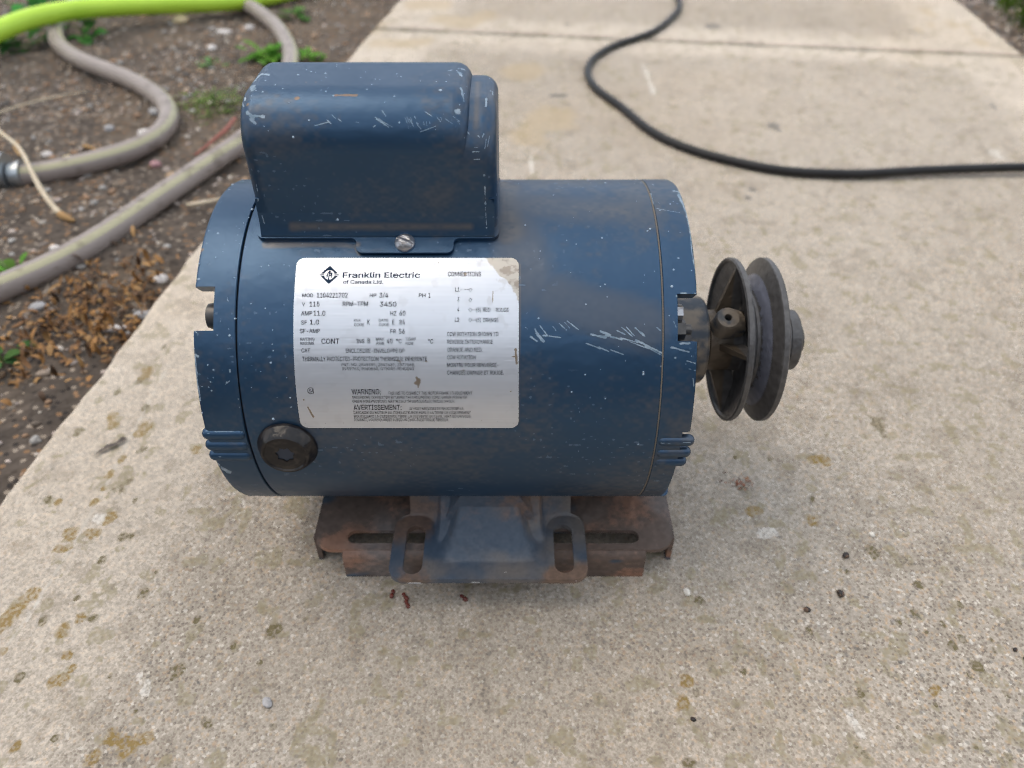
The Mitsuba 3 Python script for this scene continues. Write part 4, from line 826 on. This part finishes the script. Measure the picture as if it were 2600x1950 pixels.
# welded foot: a stamped sheet whose middle is pressed up against the shell
def foot_top(x, y):
    sm = lambda a, b, t: np.clip((t - a) / (b - a), 0, 1) ** 2 * (3 - 2 * np.clip((t - a) / (b - a), 0, 1))
    ramp = lambda s, k: k * (np.sqrt(s * s + 2.5) + s) / 2
    z = 24.0 + 0 * x
    pad = lambda x0, x1: np.hypot(np.maximum(np.maximum(x0 + 10 - x, x - x1 + 10), 0), np.maximum(y + 60.5, 0)) - 10.0
    back = np.where(x < -12, np.maximum(pad(-65.5, -41.5), 0), np.maximum(pad(18.2, 41), 0)) * (y > -60)
    z = np.maximum(z, 24.0 + ramp(back - 0.6, 2.0) * (back > 0))
    mid = sm(-42.2, -40.6, x) * (1 - sm(17.2, 18.8, x))
    side = sm(-42, -38, x) * (1 - sm(14.5, 18.5, x))
    z = np.maximum(z, 24.0 + 0.9 * mid + side * ramp(y + 69.0, 1.05))
    inset = np.clip((y + 82) / 25, 0, 1)
    b = sm(-41.0 + 3 * inset, -29.0 + 3 * inset, x) * (1 - sm(4.5 - 3 * inset, 16.5 - 3 * inset, x))
    zb = 24.9 + b * np.minimum(ramp(y + 81.5, 0.95), 21.0)
    z = 0.5 * (z + zb + np.sqrt((z - zb) ** 2 + 0.8)) - 0.447
    shell_z = AX * 1000 - np.sqrt(np.maximum(82.5 ** 2 - y ** 2, 0)) + 1.5
    return np.minimum(z, np.maximum(shell_z, 24.0))


fx, fy = np.arange(-66, 42.01, 0.6), np.arange(-94, -24.9, 0.6)
FX, FY = np.meshgrid(fx, fy, indexing='ij')
zt = foot_top(FX, FY)
nx, ny = FX.shape
top = np.stack([FX, FY, zt], -1).reshape(-1, 3)
bot = top - [0, 0, 3.4]
ii, jj = np.meshgrid(np.arange(nx - 1), np.arange(ny - 1), indexing='ij')
q = np.stack([ii * ny + jj, (ii + 1) * ny + jj, (ii + 1) * ny + jj + 1, ii * ny + jj + 1], -1).reshape(-1, 4)
tri = np.vstack([q[:, [0, 1, 2]], q[:, [0, 2, 3]]])
N = len(top)
rim = np.r_[np.arange(nx) * ny, (nx - 1) * ny + np.arange(1, ny), np.arange(nx - 2, -1, -1) * ny + ny - 1, np.arange(ny - 2, 0, -1)]
r2 = np.roll(rim, -1)
walls = np.vstack([np.stack([rim, rim + N, r2 + N], 1), np.stack([rim, r2 + N, r2], 1)])
sheet = to_man(np.vstack([top, bot]), np.vstack([tri, tri[:, ::-1] + N, walls]))
fo = unary_union([sbox(-64.2, -92.5, 39.6, -65), sbox(-64.2, -80, -41.2, -50).buffer(-9).buffer(9), sbox(18, -80, 39.6, -49.6).buffer(-9).buffer(9), sbox(-56.5, -66, 32.5, -25)])
fo = fo.intersection(unary_union([sbox(-64.2, -92.5, 39.6, -50).buffer(-8).buffer(8, quad_segs=12), sbox(-64.2, -75, 39.6, -25)]))
foot = sheet ^ shp(fo, 90, 10)
foot -= slot(-57.2, -46.9, -89.2, -57.6, 0, 90)
foot -= slot(22.4, 32.6, -88.4, -56.8, 0, 90)
obj('foot', G(foot), 'rusty_paint', M, label='stamped steel foot with two slots, rust over blue paint', smooth=35)
obj('foot', G(foot.mirror((0, 1, 0))), 'rusty_paint', M, label='slotted foot at the back', smooth=35)

# beads of water on the paint
src = [(scene_mesh, w) for scene_mesh, w in ((mm(cover), 1.3), (mm(rev([(-136, 0), (-136, 82.6), (79, 82.6), (79, 0)], 160)), 1.0))]
pos, nor, rad = [], [], []
for k, (m, w) in enumerate(src):
    p, fi = trimesh.sample.sample_surface(m, 9000, seed=5 + k)
    nn = m.face_normals[fi]
    r = np.random.default_rng(77 + k)
    elev = nn[:, 2]
    ax_ = p[:, 0]
    dens = np.clip((elev - 0.05) * 0.06, 0, 0.05) if k == 0 else np.where(ax_ < -0.094, np.clip((elev + 0.02) * 0.40, 0, 0.24), np.where(ax_ > 0.003, np.clip((elev + 0.1) * 0.12, 0, 0.09), np.clip(elev * 0.03, 0, 0.02)))
    if k == 1:
        th = np.degrees(np.arctan2(p[:, 2] - AX, -p[:, 1]))
        on = (np.hypot(p[:, 1], p[:, 2] - AX) > 0.082) & ~((ax_ < 0.004) & (ax_ > -0.0935) & (th < 64.5) & (th > 8)) & ~((ax_ < -0.004) & (ax_ > -0.113) & (th > 62)) & ~((ax_ < -0.126) & (np.abs(th - 47.0) < 8)) & ~((ax_ > 0.069) & (np.abs(th - 44.3) < 8.5))
    else:
        on = np.hypot(p[:, 1], p[:, 2] - AX) > 0.088
    ok = on & (r.random(len(p)) < dens) & (p[:, 1] < 0.045)
    pos.append(p[ok]); nor.append(nn[ok])
    rad.append(np.clip(r.lognormal(-8.25, 0.45, ok.sum()), 0.00015, 0.0009))
pos, nor, rad = np.vstack(pos), np.vstack(nor), np.concatenate(rad)
ball = trimesh.creation.icosphere(subdivisions=2)
bv = np.array(ball.vertices) * [1, 1, 0.62]
e1 = np.cross(nor, [1.0, 0.02, 0.01]); e1 /= np.linalg.norm(e1, axis=1, keepdims=True)
e2 = np.cross(nor, e1)
dv = pos[:, None] + rad[:, None, None] * (bv[None, :, :1] * e1[:, None] + bv[None, :, 1:2] * e2[:, None] + bv[None, :, 2:] * nor[:, None])
df = (np.array(ball.faces)[None] + (np.arange(len(pos)) * len(bv))[:, None, None]).reshape(-1, 3)
obj('water_droplets', (dv.reshape(-1, 3), df), 'droplet', M, label='small pale water beads sprinkled over the paint', kind='stuff', smooth=True)

# ------------------------------------------------------------------ hoses and cable
R_H = 0.0112
A = [(-1.05, 1.75, 0.0), (-0.86, 1.42, 0.0), (-0.755, 1.15, 0.0), (-0.715, 1.0, -0.002), (-0.703, 0.945, 0.0), (-0.69, 0.905, 0), (-0.666, 0.854, 0), (-0.634, 0.81, 0), (-0.599, 0.774, 0), (-0.559, 0.742, 0), (-0.517, 0.71, 0), (-0.476, 0.673, 0), (-0.443, 0.637, 0), (-0.419, 0.6, 0.001), (-0.406, 0.569, 0.001), (-0.4, 0.532, 0.001), (-0.405, 0.501, 0.001),
     (-0.42, 0.476, 0), (-0.442, 0.455, 0), (-0.465, 0.438, 0), (-0.486, 0.426, 0), (-0.499, 0.421, 0), (-0.511, 0.4185, 0)]
m, uv = tube(A, R_H, 380, 28)
HA = obj('garden_hose', m, 'grey_hose', label='grey garden hose with a yellow stripe, curling from the green hose to a metal coupling', cat='hose', smooth=True, uv=uv)
cp = G(m3.Manifold.batch_hull([m3.Manifold.cylinder(1, 12.8, 12.8, 40), m3.Manifold.cylinder(9, 12.2, 12.2, 40)]) + m3.Manifold.cylinder(4, 14.2, 14.2, 40).translate((0, 0, -3)))
rot = trimesh.transformations.rotation_matrix(math.radians(-90), [0, 1, 0])
at = lambda x, y, z, a: trimesh.transformations.translation_matrix((x, y, z)) @ trimesh.transformations.rotation_matrix(a, [0, 0, 1])
cp.apply_transform(at(-0.5085, 0.4185, 0.001, 0.12) @ rot)
obj('ferrule', cp, 'galvanised', HA, label='shiny metal ferrule on the hose end')
nut = m3.Manifold.cylinder(24, 17, 16.4, 10) + m3.Manifold.cylinder(5, 18.2, 18.2, 40)
nut = G(nut); nut.apply_transform(at(-0.519, 0.4172, 0.0060, 0.10) @ rot)
obj('coupling_nut', nut, 'galvanised', HA)
B = [(-1.2, 1.55, 0.0), (-0.85, 1.36, 0.0), (-0.68, 1.245, 0.0), (-0.60, 1.19, 0.0), (-0.56, 1.145, 0), (-0.525, 1.115, 0), (-0.486, 1.088, 0), (-0.448, 1.054, 0), (-0.395, 0.982, 0), (-0.357, 0.915, 0), (-0.331, 0.854, 0), (-0.312, 0.798, 0), (-0.303, 0.755, 0), (-0.292, 0.690, 0.001), (-0.284, 0.620, 0.002), (-0.288, 0.555, 0.002), (-0.303, 0.501, 0), (-0.32, 0.453, 0), (-0.335, 0.41, 0), (-0.35, 0.367, 0), (-0.366, 0.318, 0), (-0.386, 0.268, 0),
     (-0.406, 0.235, 0), (-0.427, 0.209, 0), (-0.448, 0.186, 0), (-0.49, 0.15, 0), (-0.56, 0.11, 0), (-0.66, 0.08, 0), (-0.95, 0.02, 0), (-1.4, -0.02, 0), (-2.0, 0.15, 0)]
m, uv = tube(B, R_H, 520, 28)
obj('garden_hose', m, 'grey_hose', label='grey striped garden hose passing behind the motor and out at the left edge', cat='hose', smooth=True, uv=uv)
m, uv = tube([(-1.25, -0.25, 0.006), (-0.98, 0.20, 0.006), (-0.86, 0.45, 0.006), (-0.80, 0.62, 0.008), (-0.775, 0.70, 0.012), (-0.751, 0.767, 0.018), (-0.727, 0.823, 0.023), (-0.707, 0.87, 0.025), (-0.666, 0.92, 0.024), (-0.615, 0.954, 0.020), (-0.557, 0.980, 0.016), (-0.495, 1.005, 0.012), (-0.453, 1.03, 0.008), (-0.38, 1.10, 0.005), (-0.33, 1.20, 0.004), (-0.34, 1.42, 0.003), (-0.52, 1.75, 0.003), (-0.95, 2.2, 0.003), (-1.5, 2.4, 0.003)], 0.0138, 420, 28)
obj('garden_hose', m, 'green_hose', label='bright lime green hose crossing the top left corner over the grey hose', cat='hose', smooth=True, uv=uv)
m, uv = tube([(0.30, 2.4, 0.0048), (0.22, 1.8, 0.0048), (0.23, 1.45, 0.0048), (0.262, 1.26, 0.0048), (0.278, 1.138, 0.0048), (0.276, 1.065, 0.0048), (0.27, 1.011, 0.0048), (0.249, 0.954, 0.0048), (0.215, 0.89, 0.0048), (0.182, 0.852, 0.0048), (0.149, 0.821, 0.0048), (0.118, 0.776, 0.0048), (0.102, 0.73, 0.0048), (0.1, 0.686, 0.0048), (0.11, 0.641, 0.0048), (0.131, 0.592, 0.0048), (0.149, 0.54, 0.0048), (0.17, 0.499, 0.0048),
              (0.2, 0.466, 0.0048), (0.232, 0.443, 0.0048), (0.275, 0.421, 0.005), (0.321, 0.412, 0.0055), (0.356, 0.410, 0.006), (0.405, 0.414, 0.0068), (0.466, 0.418, 0.0075), (0.529, 0.42, 0.0085), (0.623, 0.421, 0.0085), (0.685, 0.42, 0.007), (0.80, 0.417, -0.004), (1.1, 0.40, -0.004), (1.7, 0.45, -0.004)], 0.0047, 600, 20)
obj('power_cable', m, 'black_rubber', label='black rubber cable snaking across the concrete behind the motor', cat='cable', smooth=True, uv=uv)

# ------------------------------------------------------------------ plants and litter
def weed(label, x, y, n, r, color, seed, cat='weed', w=0.32, z=0.0, rise=(0.1, 0.9), high=0.4, leaf=(0.45, 1.0), spread=0.35):
    r_ = np.random.default_rng(seed)
    px, py = x + r_.normal(0, r * spread, n), y + r_.normal(0, r * spread, n)
    a = np.arctan2(py - y, px - x) + r_.normal(0, 0.6, n)
    L = r * r_.uniform(*leaf, n)
    col = np.array(color) * r_.uniform(0.65, 1.35, (n, 1)) * (1 + r_.normal(0, 0.06, (n, 3)))
    mesh, vc = strips(np.stack([px, py, soil_z(px, py).clip(-0.03) + r_.uniform(0, high * r, n) + z], 1), a, L, L * w * r_.uniform(0.7, 1.2, n), r_.uniform(0.3, 1.3, n), col, 5, rise=r_.uniform(*rise, n))
    key = thing('weed', label, cat)
    obj('leaves', mesh, 'leaf', key, smooth=True, color=vc)
    k = max(3, min(n, 60) // 10)
    st = []
    for i in range(k):
        st.append(tube([(x + r_.normal(0, r * .1), y + r_.normal(0, r * .1), -0.02), (x, y, 0.0), (px[i], py[i], 0.2 * r + z)], 0.0007, 6, 5)[0])
    obj('stems', trimesh.util.concatenate(st), 'stem_green', key)


scene['stem_green'] = principled((0.11, 0.17, 0.05), 0.6, 0.3)
weed('bright green leafy weed behind the capacitor box, left of the hose', -0.349, 0.806, 30, 0.031, (0.15, 0.34, 0.06), 1)
weed('small green weed just right of the hose behind the capacitor box', -0.288, 0.80, 14, 0.022, (0.16, 0.34, 0.06), 2)
weed('tiny pale sprig on bare soil left of the capacitor box', -0.416, 0.770, 10, 0.016, (0.18, 0.30, 0.13), 3)
weed('dark green weed under the lime hose at the left edge', -0.722, 0.858, 20, 0.036, (0.055, 0.16, 0.045), 4)
weed('green weed behind the lime hose near the top left corner', -0.752, 1.01, 24, 0.046, (0.06, 0.22, 0.05), 5)
weed('green weed hanging in front of the lime hose, beside the grey hose', -0.652, 0.905, 11, 0.030, (0.09, 0.26, 0.06), 6)
weed('sparse small weed on the soil near the top edge, beside the walkway', -0.352, 1.015, 11, 0.028, (0.12, 0.24, 0.07), 7)
weed('tiny green seedling at the left edge against the grey hose', -0.437, 0.243, 9, 0.019, (0.16, 0.34, 0.07), 8)
weed('low green seedling cut by the left edge beside the brown husks', -0.388, 0.126, 9, 0.017, (0.07, 0.15, 0.05), 9)
weed('small weed at the top edge beyond the lime hose', -0.58, 1.06, 14, 0.034, (0.09, 0.22, 0.06), 10)
weed('loose mossy patch of tiny plants on the soil left of the capacitor box', -0.375, 0.640, 420, 0.030, (0.20, 0.28, 0.09), 12, w=0.28, rise=(0.1, 0.9), high=0.10, leaf=(0.08, 0.22), spread=0.75)

n = 560
cx = np.r_[rng.normal(-0.345, 0.036, n // 2), rng.normal(-0.318, 0.022, n // 4), rng.normal(-0.37, 0.024, n // 4)]
cy = np.r_[rng.normal(0.205, 0.034, n // 2), rng.normal(0.178, 0.032, n // 4), rng.normal(0.142, 0.026, n // 4)]
ok = cx < edge_x(LEFT_EDGE, cy) - 0.003
cx, cy = cx[ok], cy[ok]; n = len(cx)
col = np.array([(0.30, 0.15, 0.05), (0.19, 0.095, 0.04), (0.35, 0.20, 0.08), (0.08, 0.045, 0.025)])[rng.choice(4, n, p=[.4, .3, .15, .15])] * rng.uniform(0.6, 1.1, (n, 1))
mesh, vc = strips(np.stack([cx, cy, soil_z(cx, cy) + rng.uniform(0, 0.005, n)], 1), rng.uniform(0, 6.28, n), rng.uniform(0.005, 0.014, n), rng.uniform(0.0008, 0.0026, n), rng.uniform(-1.5, 3.5, n), col, 6, rise=rng.uniform(0, 1.3, n))
obj('seed_husks', mesh, 'tinted_sheet', label='heap of dry orange brown seed husks on the soil beside the walkway', cat='husks', kind='stuff', smooth=True, color=vc)
scene['tinted_sheet'] = two(principled({'type': 'mesh_attribute', 'name': 'vertex_color'}, 0.65, 0.3))

m, uv = tube([(-0.63, 0.62, 0.012), (-0.602, 0.565, 0.016), (-0.577, 0.516, 0.020), (-0.545, 0.470, 0.024), (-0.511, 0.436, 0.024), (-0.480, 0.394, 0.017), (-0.455, 0.361, 0.006), (-0.434, 0.341, -0.003)], [0.0013, 0.0015, 0.0017, 0.0018, 0.0020, 0.0022, 0.0025, 0.0029], 80, 10, rough=0.3)
ST = obj('dry_stalk', m, 'pale_straw', label='pale dry plant stalk lying over the hose coupling, root end on the soil', cat='stalk', smooth=True)
m, uv = tube([(-0.437, 0.343, -0.003), (-0.430, 0.338, -0.004), (-0.420, 0.335, -0.006)], [0.0034, 0.0044, 0.0022], 14, 9, rough=0.9)
obj('root', m, 'root_brown', ST, smooth=True)
m, uv = tube([(-0.500, 0.418, 0.022), (-0.517, 0.440, 0.022), (-0.522, 0.455, 0.020)], [0.0015, 0.0012, 0.0018], 12, 7, rough=0.6)
obj('side_shoot', m, 'root_brown', ST, smooth=True)
straws = [('short pale straw curled beside the motor, below the grey hose', [(-0.321, 0.366, -0.006), (-0.309, 0.364, -0.003), (-0.290, 0.378, -0.005)], 0.0019, 'pale_straw'),
          ('thin straw lying on the soil at the left edge, above the dry stalk', [(-0.625, 0.585, -0.003), (-0.585, 0.625, 0.0), (-0.545, 0.665, -0.004)], 0.0011, 'pale_straw'),
          ('flat grey straw chip lying between the two pale pebbles and the hose', [(-0.482, 0.505, -0.006), (-0.470, 0.494, -0.003), (-0.456, 0.488, -0.005)], 0.0018, 'root_brown'),
          ('thin brown twig beside the grey hose near its coupling', [(-0.535, 0.452, -0.005), (-0.50, 0.447, -0.001), (-0.470, 0.446, -0.004)], 0.0012, 'root_brown')]
for lab, pts, r, mat in straws:
    m, uv = tube(pts, [r, r * 1.15, r * 0.6], 24, 7, rough=0.5)
    obj('straw', m, mat, label=lab, cat='straw', smooth=True)
m, uv = tube([(-0.322, 0.556, 0.004), (-0.3175, 0.535, 0.012), (-0.317, 0.508, 0.013), (-0.321, 0.484, 0.0135), (-0.327, 0.462, 0.0125), (-0.335, 0.445, 0.010)], [0.0009, 0.0021, 0.0026, 0.0020, 0.0016, 0.0009], 40, 9, rough=0.9)
obj('twig', m, 'red_twig', label='reddish twig lying on the grey hose left of the capacitor box', cat='twig', smooth=True)


def pebble(name, label, cat, x, y, rx, ry, rz, mat, seed, a=0.0, z=None, group=None):
    m = trimesh.creation.icosphere(subdivisions=3)
    v = np.array(m.vertices)
    v *= 0.8 + 0.4 * meshkit.fbm(v * 1.4 + seed * 7.1, 2, seed)[:, None]
    v *= [rx, ry, rz]
    ca, sa = math.cos(a), math.sin(a)
    v = np.stack([v[:, 0] * ca - v[:, 1] * sa, v[:, 0] * sa + v[:, 1] * ca, v[:, 2]], 1)
    zz = float(soil_z(np.array([x]), np.array([y]))[0]) + rz * 0.35 if z is None else z
    return obj(name, trimesh.Trimesh(v + [x, y, zz], m.faces, process=False), mat, label=label, cat=cat, group=group, smooth=True)


for nm, c in (('stone_cream', (0.58, 0.47, 0.28)), ('stone_white', (0.60, 0.56, 0.53)), ('stone_grey', (0.36, 0.35, 0.35)), ('stone_pink', (0.42, 0.235, 0.245)), ('stone_tan', (0.45, 0.31, 0.19)), ('stone_orange', (0.42, 0.20, 0.09))):
    scene[nm] = principled(mikit.proc(lambda p, n, uv, c=c: C3(*c) * (0.8 + 0.4 * fbm(p.x * 300, p.y * 300, p.z * 300, 3))), 0.5, 0.4)
for i, (lab, x, y, rx, ry, rz, mat, a) in enumerate([
        ('cream oval pebble above the grey hose, right of the pale white one', -0.490, 0.478, 0.0062, 0.0044, 0.004, 'stone_cream', 0.4),
        ('pale white oval pebble on soil, left of the cream one', -0.517, 0.488, 0.0062, 0.0042, 0.004, 'stone_white', 0.1),
        ('pale grey pebble inside the bend of the grey hose', -0.432, 0.552, 0.0085, 0.0058, 0.005, 'stone_white', -0.1),
        ('pink pebble against the lower side of the grey hose bend', -0.389, 0.466, 0.006, 0.005, 0.0045, 'stone_pink', 0.2),
        ('grey pebble left of the one inside the hose bend', -0.477, 0.561, 0.0058, 0.0048, 0.0045, 'stone_grey', 0.3),
        ('large pale yellow pebble under the far end of the lime hose', -0.529, 0.982, 0.012, 0.010, 0.008, 'stone_cream', 0.2),
        ('flat pale chip of stone between the lime hose and the grey hose arc', -0.448, 0.937, 0.013, 0.006, 0.004, 'stone_white', -0.1),
        ('pale stone tucked against the inside of the grey hose arc', -0.413, 0.955, 0.0095, 0.006, 0.006, 'stone_white', 0.4),
        ('grey stone touching the inner side of the hose bend', -0.440, 0.611, 0.009, 0.006, 0.005, 'stone_grey', -0.3),
        ('pale grey pebble far inside the loop, below the hose arc', -0.442, 0.854, 0.0065, 0.006, 0.005, 'stone_white', 0.1),
        ('tan oval pebble between the two grey hoses', -0.362, 0.438, 0.0062, 0.0048, 0.004, 'stone_tan', 0.2),
        ('white pebble beside the walkway edge, right of the husks', -0.305, 0.239, 0.0062, 0.0052, 0.0045, 'stone_white', 0.5),
        ('white flat pebble just below the grey hose near the left edge', -0.413, 0.281, 0.0060, 0.0038, 0.0035, 'stone_white', -0.2),
        ('grey square stone chip under the hose at the left edge', -0.389, 0.193, 0.0072, 0.005, 0.004, 'stone_grey', 0.3),
        ('long white stone chip beside the walkway edge, among the husks', -0.320, 0.171, 0.0088, 0.0034, 0.003, 'stone_white', 0.25),
        ('grey stone chip touching the walkway edge below the white pebble', -0.304, 0.190, 0.0085, 0.0052, 0.004, 'stone_grey', 0.3)]):
    pebble('pebble', lab, 'pebble', x, y, rx, ry, rz, mat, i + 1, a)

# little things on the concrete
for i, (lab, x, y, a) in enumerate([('dark red bud on the concrete, upper left of the three close together', -0.0648, -0.0845, 1.4), ('dark red bud on the concrete, right of its pair under the left slot', -0.0578, -0.0862, 2.2),
                                    ('dark red bud on the concrete, nearest the viewer of the three close together', -0.0562, -0.0908, 2.0), ('single dark red bud on the concrete below the middle of the foot', -0.0262, -0.0870, 2.4)]):
    key = thing('red_bud', lab, 'bud')
    y -= 0.0005
    for j, (o, s) in enumerate(((-0.00135, 1.0), (0.0012, 0.85))):
        mb = trimesh.creation.icosphere(subdivisions=2)
        v = np.array(mb.vertices) * np.array([0.00165, 0.00115, 0.0011]) * s
        v *= 0.85 + 0.3 * meshkit.noise(v * 900 + i * 5 + j, 3)[:, None]
        v[:, 0] += o
        v = np.stack([v[:, 0] * math.cos(a) - v[:, 1] * math.sin(a) + x, v[:, 0] * math.sin(a) + v[:, 1] * math.cos(a) + y, v[:, 2] + 0.001], 1)
        obj('bud_scale', trimesh.Trimesh(v, mb.faces, process=False), 'bud_red', key, smooth=True)
for i, (lab, x, y, s) in enumerate([('dark seed on the concrete right of the base, farthest of three', 0.189, -0.060, 1.0), ('dark seed on the concrete right of the base, middle one of three', 0.178, -0.085, 1.05), ('dark red seed on the concrete right of the base, nearest of three', 0.157, -0.095, 0.85),
                                    ('small black seed near the right edge, upper of two', 0.2565, -0.118, 0.6), ('small black seed near the right edge, lower of two', 0.2595, -0.123, 0.65), ('tiny brown seed at the bottom right of the foot', 0.086, -0.154, 0.6)]):
    pebble('seed', lab, 'seed', x, y, 0.0022 * s, 0.0017 * s, 0.0014 * s, 'bud_dark', 40 + i, 0.8 + i, 0.0012 * s)
pebble('pebble', 'tiny white pebble on the concrete right of the base', 'pebble', 0.095, -0.084, 0.0017, 0.0024, 0.0014, 'white_stone', 60, 0.2, 0.0009)
pebble('pebble', 'tiny white fleck of stone on the concrete further right of the motor', 'pebble', 0.209, -0.045, 0.0016, 0.0016, 0.0012, 'white_stone', 61, 0.2, 0.0008)
pebble('pebble', 'small grey stone on the concrete at the lower left of the motor', 'pebble', -0.118, -0.146, 0.0022, 0.0030, 0.0017, 'stone_grey', 62, 0.6, 0.0011)

r_ = np.random.default_rng(90)
n = 40
cx, cy = 0.141 + r_.normal(0, 0.0042, n), -0.005 + r_.normal(0, 0.0028, n)
col = np.array([(0.30, 0.09, 0.04), (0.17, 0.06, 0.035), (0.10, 0.05, 0.035), (0.36, 0.15, 0.06)])[r_.choice(4, n)] * r_.uniform(0.6, 1.1, (n, 1))
mesh, vc = strips(np.stack([cx, cy, r_.uniform(0.0003, 0.002, n)], 1), r_.uniform(0, 6.28, n), r_.uniform(0.001, 0.0036, n), r_.uniform(0.0002, 0.0006, n), r_.uniform(-1, 2, n), col, 4, rise=r_.uniform(0, 0.8, n))
obj('rust_crumbs', mesh, 'tinted_sheet', label='little heap of reddish plant crumbs on the concrete right of the motor', cat='crumbs', kind='stuff', smooth=True, color=vc)

lf = np.array([(-0.2690, 0.0165), (-0.2665, 0.0220), (-0.2630, 0.0262), (-0.2590, 0.0290), (-0.2555, 0.0335), (-0.2525, 0.0325), (-0.2550, 0.0285), (-0.2590, 0.0245), (-0.2640, 0.0210)])
lv, lfc = trimesh.creation.triangulate_polygon(Polygon(lf), engine='earcut')
lv, lfc = trimesh.remesh.subdivide_to_size(np.c_[lv, 0 * lv[:, 0]], lfc, 0.0015)
lv[:, 2] = 0.0012 + 0.0035 * np.abs(meshkit.fbm(lv * 160, 3, 4) - 0.35) + 0.14 * np.abs((lv[:, 1] - 0.0245) - 0.85 * (lv[:, 0] + 0.262))
obj('dead_leaf', trimesh.Trimesh(lv, lfc, process=False), 'leaf_brown', label='dark curled dead leaf sliver on the concrete left of the motor', cat='leaf', smooth=True)



# ------------------------------------------------------------------ an unseen clapboard wall, added behind the camera: it keeps the sky off the motor's front and shows in plate and paint
HW = thing('sky_block_wall', 'unseen grey blue clapboard wall added behind the camera to block sky light', 'wall')
for k in range(12):
    z = 0.10 + 0.165 * k
    v = np.array([(x, y, zz) for x in (-5.5, 5.5) for y, zz in ((-2.900, z), (-2.875, z), (-2.890, z + 0.180), (-2.900, z + 0.180))], float)
    obj('board', trimesh.Trimesh(v, [[0, 1, 5], [0, 5, 4], [1, 2, 6], [1, 6, 5], [2, 3, 7], [2, 7, 6], [3, 0, 4], [3, 4, 7], [0, 3, 2], [0, 2, 1], [4, 5, 6], [4, 6, 7]], process=False), 'siding', HW, smooth=False)
